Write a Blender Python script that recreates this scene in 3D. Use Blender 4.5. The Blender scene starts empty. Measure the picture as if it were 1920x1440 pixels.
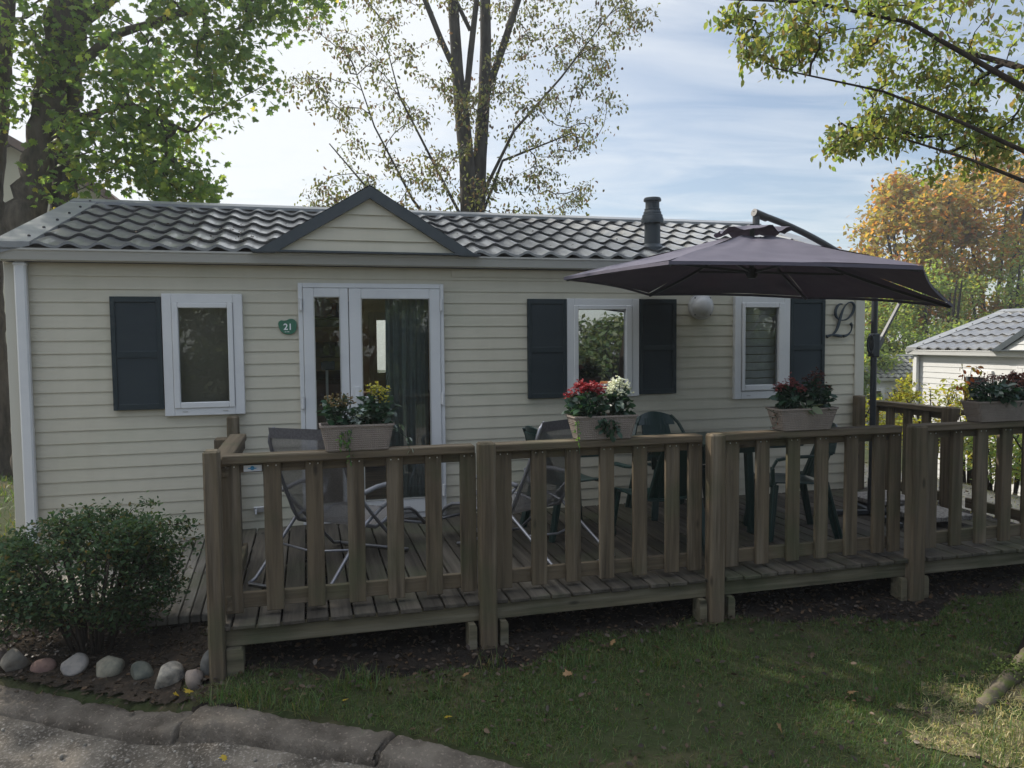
import bpy, math, random
import numpy as np
from mathutils import Vector, Matrix
random.seed(7); rng = np.random.default_rng(7)
PI = math.pi
sc = bpy.context.scene
C = sc.collection

# ------------------------------------------------------------ camera, sky, sun, exposure
cam_d = bpy.data.cameras.new('camera'); cam = bpy.data.objects.new('camera', cam_d); C.objects.link(cam)
cr = Vector((0.966343, -0.25709938, -0.00900684)); cu = Vector((0.02352684, 0.05345608, 0.99829301)); cf = Vector((0.25617904, 0.96490536, -0.05770565))
M = Matrix(((cr.x, cu.x, -cf.x, 0.0), (cr.y, cu.y, -cf.y, -6.6325), (cr.z, cu.z, -cf.z, 1.5354), (0, 0, 0, 1)))
cam.matrix_world = M
cam_d.sensor_width = 36; cam_d.lens = 36 * 1439.8 / 1920; cam_d.clip_start = 0.05; cam_d.clip_end = 2000
sc.camera = cam
SUN_AZ, SUN_EL = math.radians(-46), math.radians(40)
sd = Vector((math.sin(SUN_AZ) * math.cos(SUN_EL), math.cos(SUN_AZ) * math.cos(SUN_EL), math.sin(SUN_EL)))
sun_d = bpy.data.lights.new('sun', 'SUN'); sun_d.energy = 5.0; sun_d.angle = math.radians(0.5); sun_d.color = (1.0, 0.93, 0.82)
sun = bpy.data.objects.new('sun', sun_d); C.objects.link(sun); sun.rotation_euler = sd.to_track_quat('Z', 'Y').to_euler(); sun.location = (-10, 20, 20)
w = bpy.data.worlds.new("World"); sc.world = w; w.use_nodes = True
nt = w.node_tree; nt.nodes.clear()
def wn(t): return nt.nodes.new(t)
out = wn('ShaderNodeOutputWorld'); bg = wn('ShaderNodeBackground'); bg.inputs[1].default_value = 0.10
sky = wn('ShaderNodeTexSky'); sky.sky_type = 'NISHITA'; sky.sun_disc = False
sky.sun_elevation = SUN_EL; sky.sun_rotation = SUN_AZ; sky.air_density = 1.0; sky.dust_density = 1.0; sky.ozone_density = 1.6
tc = wn('ShaderNodeTexCoord'); sep = wn('ShaderNodeSeparateXYZ'); nt.links.new(tc.outputs['Generated'], sep.inputs[0])
mx = wn('ShaderNodeMath'); mx.operation = 'MAXIMUM'; mx.inputs[1].default_value = 0.06; nt.links.new(sep.outputs[2], mx.inputs[0])
dx = wn('ShaderNodeMath'); dx.operation = 'DIVIDE'; nt.links.new(sep.outputs[0], dx.inputs[0]); nt.links.new(mx.outputs[0], dx.inputs[1])
dy = wn('ShaderNodeMath'); dy.operation = 'DIVIDE'; nt.links.new(sep.outputs[1], dy.inputs[0]); nt.links.new(mx.outputs[0], dy.inputs[1])
cmb = wn('ShaderNodeCombineXYZ'); nt.links.new(dx.outputs[0], cmb.inputs[0]); nt.links.new(dy.outputs[0], cmb.inputs[1])
mp = wn('ShaderNodeMapping'); mp.inputs['Rotation'].default_value = (0, 0, 0.5); mp.inputs['Scale'].default_value = (0.6, 1.15, 1); nt.links.new(cmb.outputs[0], mp.inputs[0])
n1 = wn('ShaderNodeTexNoise'); n1.inputs['Scale'].default_value = 1.3; n1.inputs['Detail'].default_value = 10; n1.inputs['Roughness'].default_value = 0.6; n1.inputs['Distortion'].default_value = 0.6
nt.links.new(mp.outputs[0], n1.inputs['Vector'])
rp = wn('ShaderNodeValToRGB'); rp.color_ramp.elements[0].position = 0.40; rp.color_ramp.elements[1].position = 0.78; rp.color_ramp.elements[0].color = (0, 0, 0, 1); rp.color_ramp.elements[1].color = (1, 1, 1, 1)
nt.links.new(n1.outputs[0], rp.inputs[0])
CLOUD = wn('ShaderNodeMixRGB'); CLOUD.inputs[2].default_value = (6.6, 6.9, 7.2, 1)
cm = wn('ShaderNodeMath'); cm.operation = 'MULTIPLY_ADD'; cm.inputs[1].default_value = 0.55; cm.inputs[2].default_value = 0.16; nt.links.new(rp.outputs[0], cm.inputs[0])
# thin bright veil of cloud towards the sun
vd = wn('ShaderNodeVectorMath'); vd.operation = 'DOT_PRODUCT'; vd.inputs[1].default_value = tuple(sd); nt.links.new(tc.outputs['Generated'], vd.inputs[0])
vm = wn('ShaderNodeMapRange'); vm.interpolation_type = 'SMOOTHSTEP'; vm.inputs[1].default_value = 0.30; vm.inputs[2].default_value = 0.80; vm.inputs[3].default_value = 0.0; vm.inputs[4].default_value = 0.85; nt.links.new(vd.outputs['Value'], vm.inputs[0])
va = wn('ShaderNodeMath'); va.operation = 'ADD'; va.use_clamp = True; nt.links.new(vm.outputs[0], va.inputs[0]); nt.links.new(cm.outputs[0], va.inputs[1]); cm = va
nt.links.new(cm.outputs[0], CLOUD.inputs[0]); nt.links.new(sky.outputs[0], CLOUD.inputs[1])
# sky brightened above the frame, added as fill light
ov = wn('ShaderNodeMapRange'); ov.interpolation_type = 'SMOOTHSTEP'; ov.inputs[1].default_value = 0.46; ov.inputs[2].default_value = 0.78; ov.inputs[3].default_value = 1.0; ov.inputs[4].default_value = 2.3; nt.links.new(sep.outputs[2], ov.inputs[0])
om = wn('ShaderNodeMixRGB'); om.blend_type = 'MULTIPLY'; om.inputs[0].default_value = 1; nt.links.new(CLOUD.outputs[0], om.inputs[1]); nt.links.new(ov.outputs[0], om.inputs[2])
nt.links.new(om.outputs[0], bg.inputs[0]); nt.links.new(bg.outputs[0], out.inputs[0])
sc.view_settings.view_transform = 'Standard'; sc.view_settings.look = 'None'; sc.view_settings.gamma = 1; sc.view_settings.exposure = 0.48
try: sc.view_settings.use_curve_mapping = False
except Exception: pass

# ------------------------------------------------------------ materials
MATS = {}
def rgba(c): return (c[0], c[1], c[2], 1)
def pm(name, col, rough=0.6, spec=0.4, metal=0.0, var=None, var2=None, island=0.0, bump=None, coat=0.0, trans=None, coords='Object', ramp_island=None):
    """principled material; var=(colour, (sx,sy,sz), detail, lo, hi): noise mixed over the base; trans=(colour, factor) adds translucency"""
    m = bpy.data.materials.new(name); m.use_nodes = True; t = m.node_tree; L = t.links.new
    p = t.nodes['Principled BSDF']; p.inputs['Roughness'].default_value = rough; p.inputs['Metallic'].default_value = metal
    p.inputs['Specular IOR Level'].default_value = spec; p.inputs['Coat Weight'].default_value = coat
    tcn = t.nodes.new('ShaderNodeTexCoord')
    def noise(sv, det, rgh=0.6):
        mpn = t.nodes.new('ShaderNodeMapping'); mpn.inputs['Scale'].default_value = sv; L(tcn.outputs[coords], mpn.inputs[0])
        nn = t.nodes.new('ShaderNodeTexNoise'); nn.inputs['Scale'].default_value = 1; nn.inputs['Detail'].default_value = det; nn.inputs['Roughness'].default_value = rgh
        L(mpn.outputs[0], nn.inputs['Vector']); return nn
    cur = None
    if ramp_island:
        g = t.nodes.new('ShaderNodeNewGeometry'); r = t.nodes.new('ShaderNodeValToRGB'); cr_ = r.color_ramp; cr_.interpolation = 'LINEAR'
        n = len(ramp_island)
        cr_.elements[0].position = 0; cr_.elements[0].color = rgba(ramp_island[0]); cr_.elements[1].position = 1; cr_.elements[1].color = rgba(ramp_island[-1])
        for i in range(1, n - 1):
            e = cr_.elements.new(i / (n - 1)); e.color = rgba(ramp_island[i])
        L(g.outputs['Random Per Island'], r.inputs[0]); cur = r.outputs[0]
    for v in (var, var2):
        if not v: continue
        c2, sv, det, lo, hi = v
        nn = noise(sv, det); mr = t.nodes.new('ShaderNodeMapRange'); mr.inputs[1].default_value = lo; mr.inputs[2].default_value = hi; L(nn.outputs[0], mr.inputs[0])
        mi = t.nodes.new('ShaderNodeMixRGB'); L(mr.outputs[0], mi.inputs[0])
        if cur is None: mi.inputs[1].default_value = rgba(col)
        else: L(cur, mi.inputs[1])
        mi.inputs[2].default_value = rgba(c2); cur = mi.outputs[0]
    if island:
        g = t.nodes.new('ShaderNodeNewGeometry'); mr = t.nodes.new('ShaderNodeMapRange'); mr.inputs[3].default_value = 1 - island; mr.inputs[4].default_value = 1 + island
        L(g.outputs['Random Per Island'], mr.inputs[0]); mu = t.nodes.new('ShaderNodeMixRGB'); mu.blend_type = 'MULTIPLY'; mu.inputs[0].default_value = 1
        if cur is None: mu.inputs[1].default_value = rgba(col)
        else: L(cur, mu.inputs[1])
        L(mr.outputs[0], mu.inputs[2]); cur = mu.outputs[0]
    if cur is None: p.inputs['Base Color'].default_value = rgba(col)
    else: L(cur, p.inputs['Base Color'])
    if bump:
        sv, st, det = bump
        nn = noise(sv, det); b = t.nodes.new('ShaderNodeBump'); b.inputs['Strength'].default_value = st; b.inputs['Distance'].default_value = 0.01
        L(nn.outputs[0], b.inputs['Height']); L(b.outputs[0], p.inputs['Normal'])
    if trans:
        tcx, fac = trans
        tr = t.nodes.new('ShaderNodeBsdfTranslucent'); ms = t.nodes.new('ShaderNodeMixShader'); ms.inputs[0].default_value = fac
        if tcx is None and cur is not None:
            ga = t.nodes.new('ShaderNodeMixRGB'); ga.blend_type = 'MULTIPLY'; ga.inputs[0].default_value = 1; ga.inputs[2].default_value = (3.0, 2.8, 1.5, 1); L(cur, ga.inputs[1]); L(ga.outputs[0], tr.inputs[0])
        else: tr.inputs[0].default_value = rgba(tcx)
        L(p.outputs[0], ms.inputs[1]); L(tr.outputs[0], ms.inputs[2]); L(ms.outputs[0], t.nodes['Material Output'].inputs[0])
    MATS[name] = m; return m
def wood(name, axis, base, dark, pale, green=(0.06, 0.07, 0.035)):
    k = {'x': (1.3, 26, 26), 'y': (26, 1.3, 26), 'z': (26, 26, 1.3)}[axis]
    m = pm(name, base, rough=0.85, spec=0.2, var=(dark, k, 6, 0.42, 0.68), var2=(pale, tuple(v * 0.45 for v in k), 5, 0.52, 0.76), island=0.32, bump=(tuple(v * 2 for v in k), 0.5, 4))
    # knots and a green film of algae
    t = m.node_tree; L = t.links.new; p = t.nodes['Principled BSDF']; src = p.inputs['Base Color'].links[0].from_socket
    tcn = t.nodes.new('ShaderNodeTexCoord'); mpn = t.nodes.new('ShaderNodeMapping'); kk = {'x': (2.6, 7, 7), 'y': (7, 2.6, 7), 'z': (7, 7, 2.6)}[axis]; mpn.inputs['Scale'].default_value = kk
    L(tcn.outputs['Object'], mpn.inputs[0]); vo = t.nodes.new('ShaderNodeTexVoronoi'); vo.inputs['Scale'].default_value = 1; L(mpn.outputs[0], vo.inputs['Vector'])
    mr = t.nodes.new('ShaderNodeMapRange'); mr.inputs[1].default_value = 0.05; mr.inputs[2].default_value = 0.12; mr.inputs[3].default_value = 0.7; mr.inputs[4].default_value = 0.0; L(vo.outputs['Distance'], mr.inputs[0])
    mi = t.nodes.new('ShaderNodeMixRGB'); L(mr.outputs[0], mi.inputs[0]); L(src, mi.inputs[1]); mi.inputs[2].default_value = rgba(tuple(v * 0.35 for v in dark))
    nn = t.nodes.new('ShaderNodeTexNoise'); nn.inputs['Scale'].default_value = 2.3; nn.inputs['Detail'].default_value = 6; L(tcn.outputs['Object'], nn.inputs['Vector'])
    mg = t.nodes.new('ShaderNodeMapRange'); mg.inputs[1].default_value = 0.5; mg.inputs[2].default_value = 0.75; mg.inputs[4].default_value = 0.7; L(nn.outputs[0], mg.inputs[0])
    m2 = t.nodes.new('ShaderNodeMixRGB'); L(mg.outputs[0], m2.inputs[0]); L(mi.outputs[0], m2.inputs[1]); m2.inputs[2].default_value = rgba(green); L(m2.outputs[0], p.inputs['Base Color'])
    return m
def glass(name, tint=(0.85, 0.88, 0.86), refl=0.06, gain=1.5):
    m = bpy.data.materials.new(name); m.use_nodes = True; t = m.node_tree; t.nodes.clear(); L = t.links.new
    o = t.nodes.new('ShaderNodeOutputMaterial'); ms = t.nodes.new('ShaderNodeMixShader'); tr = t.nodes.new('ShaderNodeBsdfTransparent'); gl = t.nodes.new('ShaderNodeBsdfGlossy')
    tr.inputs[0].default_value = rgba(tint); gl.inputs['Roughness'].default_value = 0.004; gl.inputs[0].default_value = (0.95, 0.97, 1, 1)
    fr = t.nodes.new('ShaderNodeFresnel'); fr.inputs[0].default_value = 1.5; ma = t.nodes.new('ShaderNodeMath'); ma.operation = 'MULTIPLY_ADD'; ma.inputs[1].default_value = gain; ma.inputs[2].default_value = refl; ma.use_clamp = True
    nn = t.nodes.new('ShaderNodeTexNoise'); nn.inputs['Scale'].default_value = 3.0; b = t.nodes.new('ShaderNodeBump'); b.inputs['Strength'].default_value = 0.03; b.inputs['Distance'].default_value = 0.02
    tcn = t.nodes.new('ShaderNodeTexCoord'); L(tcn.outputs['Object'], nn.inputs['Vector']); L(nn.outputs[0], b.inputs['Height']); L(b.outputs[0], gl.inputs['Normal'])
    L(fr.outputs[0], ma.inputs[0]); L(ma.outputs[0], ms.inputs[0]); L(tr.outputs[0], ms.inputs[1]); L(gl.outputs[0], ms.inputs[2]); L(ms.outputs[0], o.inputs[0])
    MATS[name] = m; return m

pm('cream_siding', (0.51, 0.47, 0.37), 0.55, 0.3, var=((0.46, 0.42, 0.325), (6, 3, 0.8), 7, 0.42, 0.85), var2=((0.38, 0.38, 0.28), (0.8, 2, 1.6), 7, 0.52, 0.85), bump=((2.5, 2.5, 9), 0.25, 2))
pm('cream_trim', (0.50, 0.475, 0.40), 0.5, 0.35, var=((0.47, 0.44, 0.36), (3, 3, 1.2), 4, 0.5, 0.8))
pm('white_pvc', (0.60, 0.595, 0.585), 0.4, 0.4, var=((0.50, 0.50, 0.50), (2, 2, 2), 5, 0.5, 0.8))
pm('gutter_grey', (0.37, 0.36, 0.325), 0.45, 0.4, var=((0.36, 0.35, 0.32), (3, 12, 12), 5, 0.45, 0.8))
pm('roof_metal', (0.11, 0.11, 0.112), 0.30, 0.6, var=((0.20, 0.195, 0.18), (2, 4, 4), 7, 0.42, 0.72), var2=((0.07, 0.065, 0.055), (9, 9, 9), 6, 0.60, 0.72), bump=((60, 60, 60), 0.05, 3), coat=0.3)
pm('flashing', (0.16, 0.165, 0.17), 0.34, 0.6, var=((0.24, 0.24, 0.23), (2, 8, 8), 5, 0.45, 0.8))
pm('dark_trim', (0.035, 0.045, 0.052), 0.5, 0.4, var=((0.05, 0.06, 0.065), (6, 6, 6), 4, 0.4, 0.8))
pm('shutter_blue', (0.016, 0.026, 0.030), 0.55, 0.25, var=((0.022, 0.033, 0.036), (3, 3, 9), 4, 0.4, 0.8))
pm('flue_black', (0.022, 0.03, 0.036), 0.5, 0.4)
pm('skirt_dark', (0.10, 0.10, 0.08), 0.8, 0.2, var=((0.05, 0.06, 0.035), (3, 3, 3), 5, 0.4, 0.7))
pm('steel', (0.55, 0.55, 0.56), 0.35, 0.5, 0.8)
pm('screw', (0.04, 0.04, 0.04), 0.4, 0.5, 0.5)
pm('screw_bright', (0.75, 0.75, 0.75), 0.3, 0.5, 0.9)
pm('interior_beige', (0.62, 0.52, 0.37), 0.7, 0.2, var=((0.56, 0.47, 0.33), (2, 2, 2), 3, 0.4, 0.7))
pm('interior_floor', (0.36, 0.26, 0.17), 0.5, 0.3, var=((0.17, 0.11, 0.07), (2, 14, 2), 4, 0.4, 0.7))
pm('interior_ceiling', (0.78, 0.76, 0.7), 0.8, 0.1)
pm('curtain_grey', (0.26, 0.30, 0.31), 0.85, 0.1, var=((0.22, 0.255, 0.265), (30, 30, 30), 3, 0.4, 0.7), trans=((0.12, 0.13, 0.13), 0.15))
pm('blind_white', (0.78, 0.79, 0.79), 0.5, 0.3)
pm('blackout', (0.33, 0.315, 0.28), 0.8, 0.2)
pm('shelf_wood', (0.12, 0.055, 0.03), 0.5, 0.3, var=((0.08, 0.035, 0.02), (4, 4, 20), 4, 0.4, 0.7))
pm('carton_orange', (0.40, 0.17, 0.06), 0.7, 0.2)
pm('carton_tan', (0.34, 0.25, 0.16), 0.7, 0.2)
pm('brown_cloth', (0.16, 0.10, 0.07), 0.8, 0.2)
pm('opal', (0.72, 0.74, 0.76), 0.25, 0.5)
pm('broom_blue', (0.03, 0.05, 0.12), 0.6, 0.3)
pm('lamp_plastic', (0.50, 0.49, 0.48), 0.25, 0.5, var=((0.42, 0.41, 0.40), (12, 12, 12), 4, 0.45, 0.75))
pm('sign_green', (0.035, 0.15, 0.085), 0.45, 0.4, var=((0.045, 0.13, 0.08), (20, 20, 20), 4, 0.4, 0.7))
pm('sign_white', (0.8, 0.8, 0.78), 0.5, 0.3)
pm('letter_blue', (0.018, 0.03, 0.038), 0.5, 0.4)
pm('tag_white', (0.6, 0.62, 0.64), 0.4, 0.4)
pm('tag_blue', (0.05, 0.25, 0.45), 0.4, 0.4)
WB, WD, WP = (0.100, 0.077, 0.050), (0.048, 0.037, 0.025), (0.165, 0.135, 0.098)
wood('wood_x', 'x', WB, WD, WP); wood('wood_y', 'y', WB, WD, WP); wood('wood_z', 'z', WB, WD, WP)
wood('deck_wood', 'y', (0.068, 0.058, 0.045), (0.035, 0.03, 0.024), (0.11, 0.096, 0.078))
wood('ramp_wood', 'y', (0.16, 0.145, 0.12), (0.09, 0.08, 0.066), (0.24, 0.22, 0.19))
wood('beam_wood', 'x', (0.11, 0.095, 0.062), (0.055, 0.05, 0.032), (0.17, 0.15, 0.11), green=(0.045, 0.06, 0.028))
pm('concrete_pad', (0.26, 0.25, 0.22), 0.9, 0.2, var=((0.15, 0.145, 0.12), (7, 7, 7), 6, 0.4, 0.7), bump=((40, 40, 40), 0.4, 5))
pm('kerb_concrete', (0.13, 0.112, 0.092), 0.95, 0.15, var=((0.06, 0.05, 0.04), (3.5, 3.5, 5), 8, 0.40, 0.62), var2=((0.24, 0.2, 0.165), (60, 60, 60), 5, 0.56, 0.74), bump=((70, 70, 70), 1.0, 8))
pm('slab_grey', (0.27, 0.25, 0.23), 0.9, 0.2, var=((0.12, 0.11, 0.10), (60, 60, 60), 3, 0.42, 0.6), bump=((80, 80, 80), 0.5, 2))
pm('canopy_plum', (0.125, 0.116, 0.152), 0.75, 0.25, var=((0.105, 0.098, 0.13), (8, 8, 8), 4, 0.4, 0.7), trans=((0.012, 0.007, 0.010), 0.25))
pm('pole_metal', (0.035, 0.04, 0.045), 0.4, 0.5, 0.3)
pm('arm_metal', (0.06, 0.06, 0.064), 0.38, 0.5, 0.3)
pm('plastic_green', (0.008, 0.030, 0.026), 0.36, 0.5, var=((0.012, 0.036, 0.03), (8, 8, 8), 3, 0.4, 0.7))
pm('sling_grey', (0.18, 0.168, 0.16), 0.8, 0.2, var=((0.15, 0.14, 0.135), (90, 90, 90), 2, 0.4, 0.6))
m = MATS['sling_grey']; t = m.node_tree; ms_ = t.nodes.new('ShaderNodeMixShader'); ms_.inputs[0].default_value = 0.28; trn = t.nodes.new('ShaderNodeBsdfTransparent')
t.links.new(t.nodes['Principled BSDF'].outputs[0], ms_.inputs[1]); t.links.new(trn.outputs[0], ms_.inputs[2]); t.links.new(ms_.outputs[0], t.nodes['Material Output'].inputs[0])
pm('sling_band', (0.12, 0.115, 0.12), 0.8, 0.2, var=((0.095, 0.09, 0.095), (70, 70, 70), 2, 0.4, 0.6))
pm('tube_grey', (0.25, 0.25, 0.27), 0.35, 0.5, 0.6)
pm('armrest_grey', (0.20, 0.20, 0.21), 0.45, 0.4)
pm('planter_taupe', (0.24, 0.20, 0.17), 0.7, 0.25, var=((0.2, 0.165, 0.14), (10, 10, 10), 4, 0.4, 0.7))
# woven relief on the planters
m = MATS['planter_taupe']; t = m.node_tree; L_ = t.links.new; wv1 = t.nodes.new('ShaderNodeTexWave'); wv2 = t.nodes.new('ShaderNodeTexWave'); tcn_ = t.nodes.new('ShaderNodeTexCoord')
for wv_, bd in ((wv1, 'X'), (wv2, 'Z')):
    wv_.bands_direction = bd; wv_.inputs['Scale'].default_value = 26; wv_.inputs['Distortion'].default_value = 0.4; L_(tcn_.outputs['Object'], wv_.inputs[0])
mm = t.nodes.new('ShaderNodeMath'); mm.operation = 'MULTIPLY'; L_(wv1.outputs[1], mm.inputs[0]); L_(wv2.outputs[1], mm.inputs[1]); bb = t.nodes.new('ShaderNodeBump'); bb.inputs['Strength'].default_value = 0.9; bb.inputs['Distance'].default_value = 0.004
L_(mm.outputs[0], bb.inputs['Height']); L_(bb.outputs[0], t.nodes['Principled BSDF'].inputs['Normal'])
pm('potting_soil', (0.03, 0.022, 0.015), 0.95, 0.1)
pm('bark_brown', (0.13, 0.108, 0.085), 0.95, 0.15, var=((0.05, 0.045, 0.035), (9, 9, 2.5), 8, 0.4, 0.65), var2=((0.14, 0.13, 0.10), (4, 4, 4), 5, 0.58, 0.75), bump=((16, 16, 4), 1.0, 8))
pm('bark_grey', (0.065, 0.06, 0.052), 0.95, 0.15, var=((0.03, 0.028, 0.025), (12, 12, 3), 7, 0.4, 0.65), bump=((20, 20, 5), 0.8, 7))
pm('bark_dark', (0.04, 0.032, 0.025), 0.95, 0.1, var=((0.022, 0.018, 0.014), (12, 12, 5), 6, 0.4, 0.65))
pm('root_bark', (0.115, 0.097, 0.07), 0.95, 0.1, var=((0.09, 0.11, 0.03), (9, 9, 9), 8, 0.48, 0.6), var2=((0.06, 0.05, 0.04), (14, 14, 14), 6, 0.55, 0.7), bump=((24, 24, 24), 1.0, 8))
pm('moss', (0.06, 0.085, 0.022), 0.95, 0.1, island=0.4)
def leafm(name, cols, fac=0.42, rough=0.5, spec=0.35): return pm(name, cols[0], rough, spec, ramp_island=cols, trans=(None, fac))
leafm('maple_leaf', [(0.065, 0.12, 0.05), (0.075, 0.135, 0.05), (0.09, 0.155, 0.05), (0.125, 0.185, 0.045), (0.068, 0.125, 0.05), (0.15, 0.20, 0.05), (0.078, 0.14, 0.05), (0.21, 0.19, 0.05)], 0.6)
leafm('autumn_mid', [(0.08, 0.10, 0.04), (0.10, 0.115, 0.045), (0.085, 0.06, 0.042), (0.075, 0.045, 0.036), (0.10, 0.11, 0.04), (0.06, 0.085, 0.035), (0.085, 0.10, 0.04), (0.12, 0.12, 0.045)], 0.3)
leafm('near_leaf', [(0.07, 0.115, 0.04), (0.10, 0.15, 0.045), (0.135, 0.165, 0.05), (0.08, 0.125, 0.04), (0.13, 0.09, 0.04), (0.075, 0.12, 0.04), (0.17, 0.16, 0.05), (0.11, 0.145, 0.045)], 0.48)
leafm('orange_leaf', [(0.30, 0.145, 0.035), (0.25, 0.165, 0.04), (0.15, 0.15, 0.04), (0.31, 0.115, 0.035), (0.12, 0.14, 0.045), (0.24, 0.18, 0.055), (0.13, 0.15, 0.045), (0.19, 0.16, 0.05)], 0.45)
leafm('green_leaf', [(0.10, 0.155, 0.045), (0.14, 0.19, 0.05), (0.105, 0.165, 0.045), (0.19, 0.185, 0.05), (0.085, 0.14, 0.042), (0.165, 0.21, 0.055)], 0.45)
leafm('lime_leaf', [(0.16, 0.18, 0.02), (0.20, 0.20, 0.025), (0.10, 0.13, 0.02), (0.20, 0.15, 0.02), (0.13, 0.17, 0.025)], 0.5)
leafm('shrub_leaf', [(0.028, 0.058, 0.028), (0.036, 0.07, 0.03), (0.03, 0.06, 0.03), (0.055, 0.09, 0.036), (0.026, 0.052, 0.027), (0.044, 0.08, 0.033), (0.10, 0.075, 0.03)], 0.22, 0.7, 0.12)
leafm('hedge_leaf', [(0.03, 0.06, 0.02), (0.05, 0.08, 0.025), (0.08, 0.09, 0.03), (0.04, 0.07, 0.02)], 0.3)
leafm('pot_leaf', [(0.014, 0.042, 0.026), (0.02, 0.052, 0.03), (0.018, 0.048, 0.026), (0.03, 0.066, 0.034)], 0.22, 0.35, 0.5)
leafm('ivy_leaf', [(0.05, 0.12, 0.03), (0.08, 0.16, 0.035), (0.04, 0.09, 0.03)], 0.35)
leafm('silver_leaf', [(0.20, 0.24, 0.22), (0.30, 0.34, 0.32), (0.12, 0.17, 0.14), (0.06, 0.10, 0.07)], 0.2)
leafm('coleus_leaf', [(0.10, 0.14, 0.08), (0.16, 0.19, 0.12), (0.07, 0.10, 0.06)], 0.25)
leafm('purple_leaf', [(0.045, 0.025, 0.025), (0.07, 0.03, 0.03), (0.03, 0.035, 0.02), (0.16, 0.05, 0.02)], 0.3)
leafm('flame_leaf', [(0.30, 0.10, 0.02), (0.22, 0.05, 0.02), (0.30, 0.22, 0.02), (0.12, 0.16, 0.03)], 0.45)
leafm('red_petal', [(0.20, 0.010, 0.018), (0.26, 0.016, 0.026), (0.15, 0.007, 0.013), (0.30, 0.03, 0.04)], 0.12)
leafm('white_petal', [(0.55, 0.58, 0.54), (0.66, 0.68, 0.64), (0.42, 0.47, 0.40)], 0.12)
leafm('yellow_petal', [(0.34, 0.30, 0.03), (0.42, 0.38, 0.045), (0.2, 0.2, 0.035), (0.14, 0.17, 0.035)], 0.15)
leafm('brown_petal', [(0.11, 0.075, 0.035), (0.14, 0.10, 0.045), (0.08, 0.055, 0.03), (0.14, 0.14, 0.055)], 0.25)
leafm('pink_petal', [(0.20, 0.045, 0.05), (0.24, 0.075, 0.07), (0.16, 0.025, 0.035), (0.26, 0.11, 0.09)], 0.12)
leafm('maroon_petal', [(0.085, 0.03, 0.028), (0.12, 0.045, 0.04), (0.06, 0.03, 0.025)], 0.2)
leafm('grass_blade', [(0.036, 0.082, 0.019), (0.05, 0.106, 0.023), (0.042, 0.09, 0.019), (0.08, 0.095, 0.028), (0.034, 0.076, 0.018), (0.125, 0.105, 0.048), (0.056, 0.108, 0.023)], 0.3)
leafm('dry_sunlit_grass', [(0.30, 0.25, 0.13), (0.40, 0.35, 0.2), (0.16, 0.19, 0.06), (0.13, 0.18, 0.05)], 0.3)  # straw grass, lightened in colour to strengthen the sun patch
leafm('litter', [(0.036, 0.023, 0.015), (0.026, 0.018, 0.012), (0.055, 0.034, 0.019), (0.02, 0.015, 0.011), (0.085, 0.05, 0.025), (0.03, 0.02, 0.013)], 0.1)
leafm('leaf_yellow', [(0.30, 0.22, 0.02), (0.36, 0.26, 0.03)], 0.3)
leafm('leaf_tan', [(0.20, 0.115, 0.055), (0.26, 0.16, 0.08)], 0.2)
pm('pebble', (0.22, 0.2, 0.17), 0.9, 0.2, island=0.5)
pm('lawn_soil', (0.035, 0.042, 0.018), 0.95, 0.1, var=((0.085, 0.065, 0.04), (1.6, 1.6, 1.6), 8, 0.50, 0.72), var2=((0.025, 0.035, 0.012), (7, 7, 7), 6, 0.48, 0.66), bump=((40, 40, 40), 1.0, 6))
pm('sunlit_earth', (0.17, 0.14, 0.085), 0.95, 0.1, var=((0.06, 0.062, 0.028), (5, 5, 5), 8, 0.44, 0.62), var2=((0.24, 0.2, 0.14), (30, 30, 30), 5, 0.56, 0.72), bump=((50, 50, 50), 1.0, 6))  # pale dry earth, lightened to paint in the pool of sun
pm('shaded_soil', (0.024, 0.019, 0.015), 0.95, 0.1, var=((0.012, 0.01, 0.009), (9, 9, 9), 8, 0.4, 0.62), var2=((0.045, 0.032, 0.022), (30, 30, 30), 5, 0.6, 0.75), bump=((50, 50, 50), 1.0, 6))  # bed soil darkened in colour for the shade under the deck
pm('bed_soil', (0.045, 0.034, 0.025), 0.95, 0.1, var=((0.022, 0.018, 0.014), (9, 9, 9), 8, 0.4, 0.62), var2=((0.09, 0.065, 0.045), (30, 30, 30), 5, 0.58, 0.72), bump=((50, 50, 50), 1.0, 6))
pm('road_gravel', (0.15, 0.13, 0.106), 0.95, 0.15, var=((0.055, 0.047, 0.038), (3.5, 3.5, 3.5), 9, 0.40, 0.62), var2=((0.30, 0.27, 0.235), (70, 70, 70), 5, 0.52, 0.74), bump=((60, 60, 60), 1.0, 6))
pm('path_grit', (0.26, 0.24, 0.20), 0.95, 0.15, var=((0.18, 0.16, 0.13), (10, 10, 10), 7, 0.4, 0.66), bump=((60, 60, 60), 0.6, 4))
pm('render_cream', (0.52, 0.48, 0.36), 0.9, 0.15, var=((0.46, 0.42, 0.31), (0.7, 0.7, 0.7), 5, 0.4, 0.7))
pm('roof_tile_brown', (0.13, 0.085, 0.065), 0.85, 0.2, var=((0.08, 0.055, 0.045), (4, 4, 4), 5, 0.4, 0.7))
pm('white_render', (0.66, 0.68, 0.70), 0.8, 0.2)
glass('glass_door', (0.9, 0.92, 0.89), 0.01, 1.2)
glass('glass_dark', (0.86, 0.86, 0.82), 0.02, 1.2)
glass('glass_mirror', (0.25, 0.28, 0.3), 0.42, 1.0)
glass('glass_plain', (0.92, 0.93, 0.92), 0.02, 1.3)
leafstones = {}
def stone_mat(name, c1, c2, c3):
    return pm(name, c1, 0.85, 0.25, var=(c2, (14, 14, 14), 6, 0.42, 0.66), var2=(c3, (38, 38, 38), 4, 0.56, 0.68), bump=((30, 30, 30), 0.5, 6))

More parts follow.
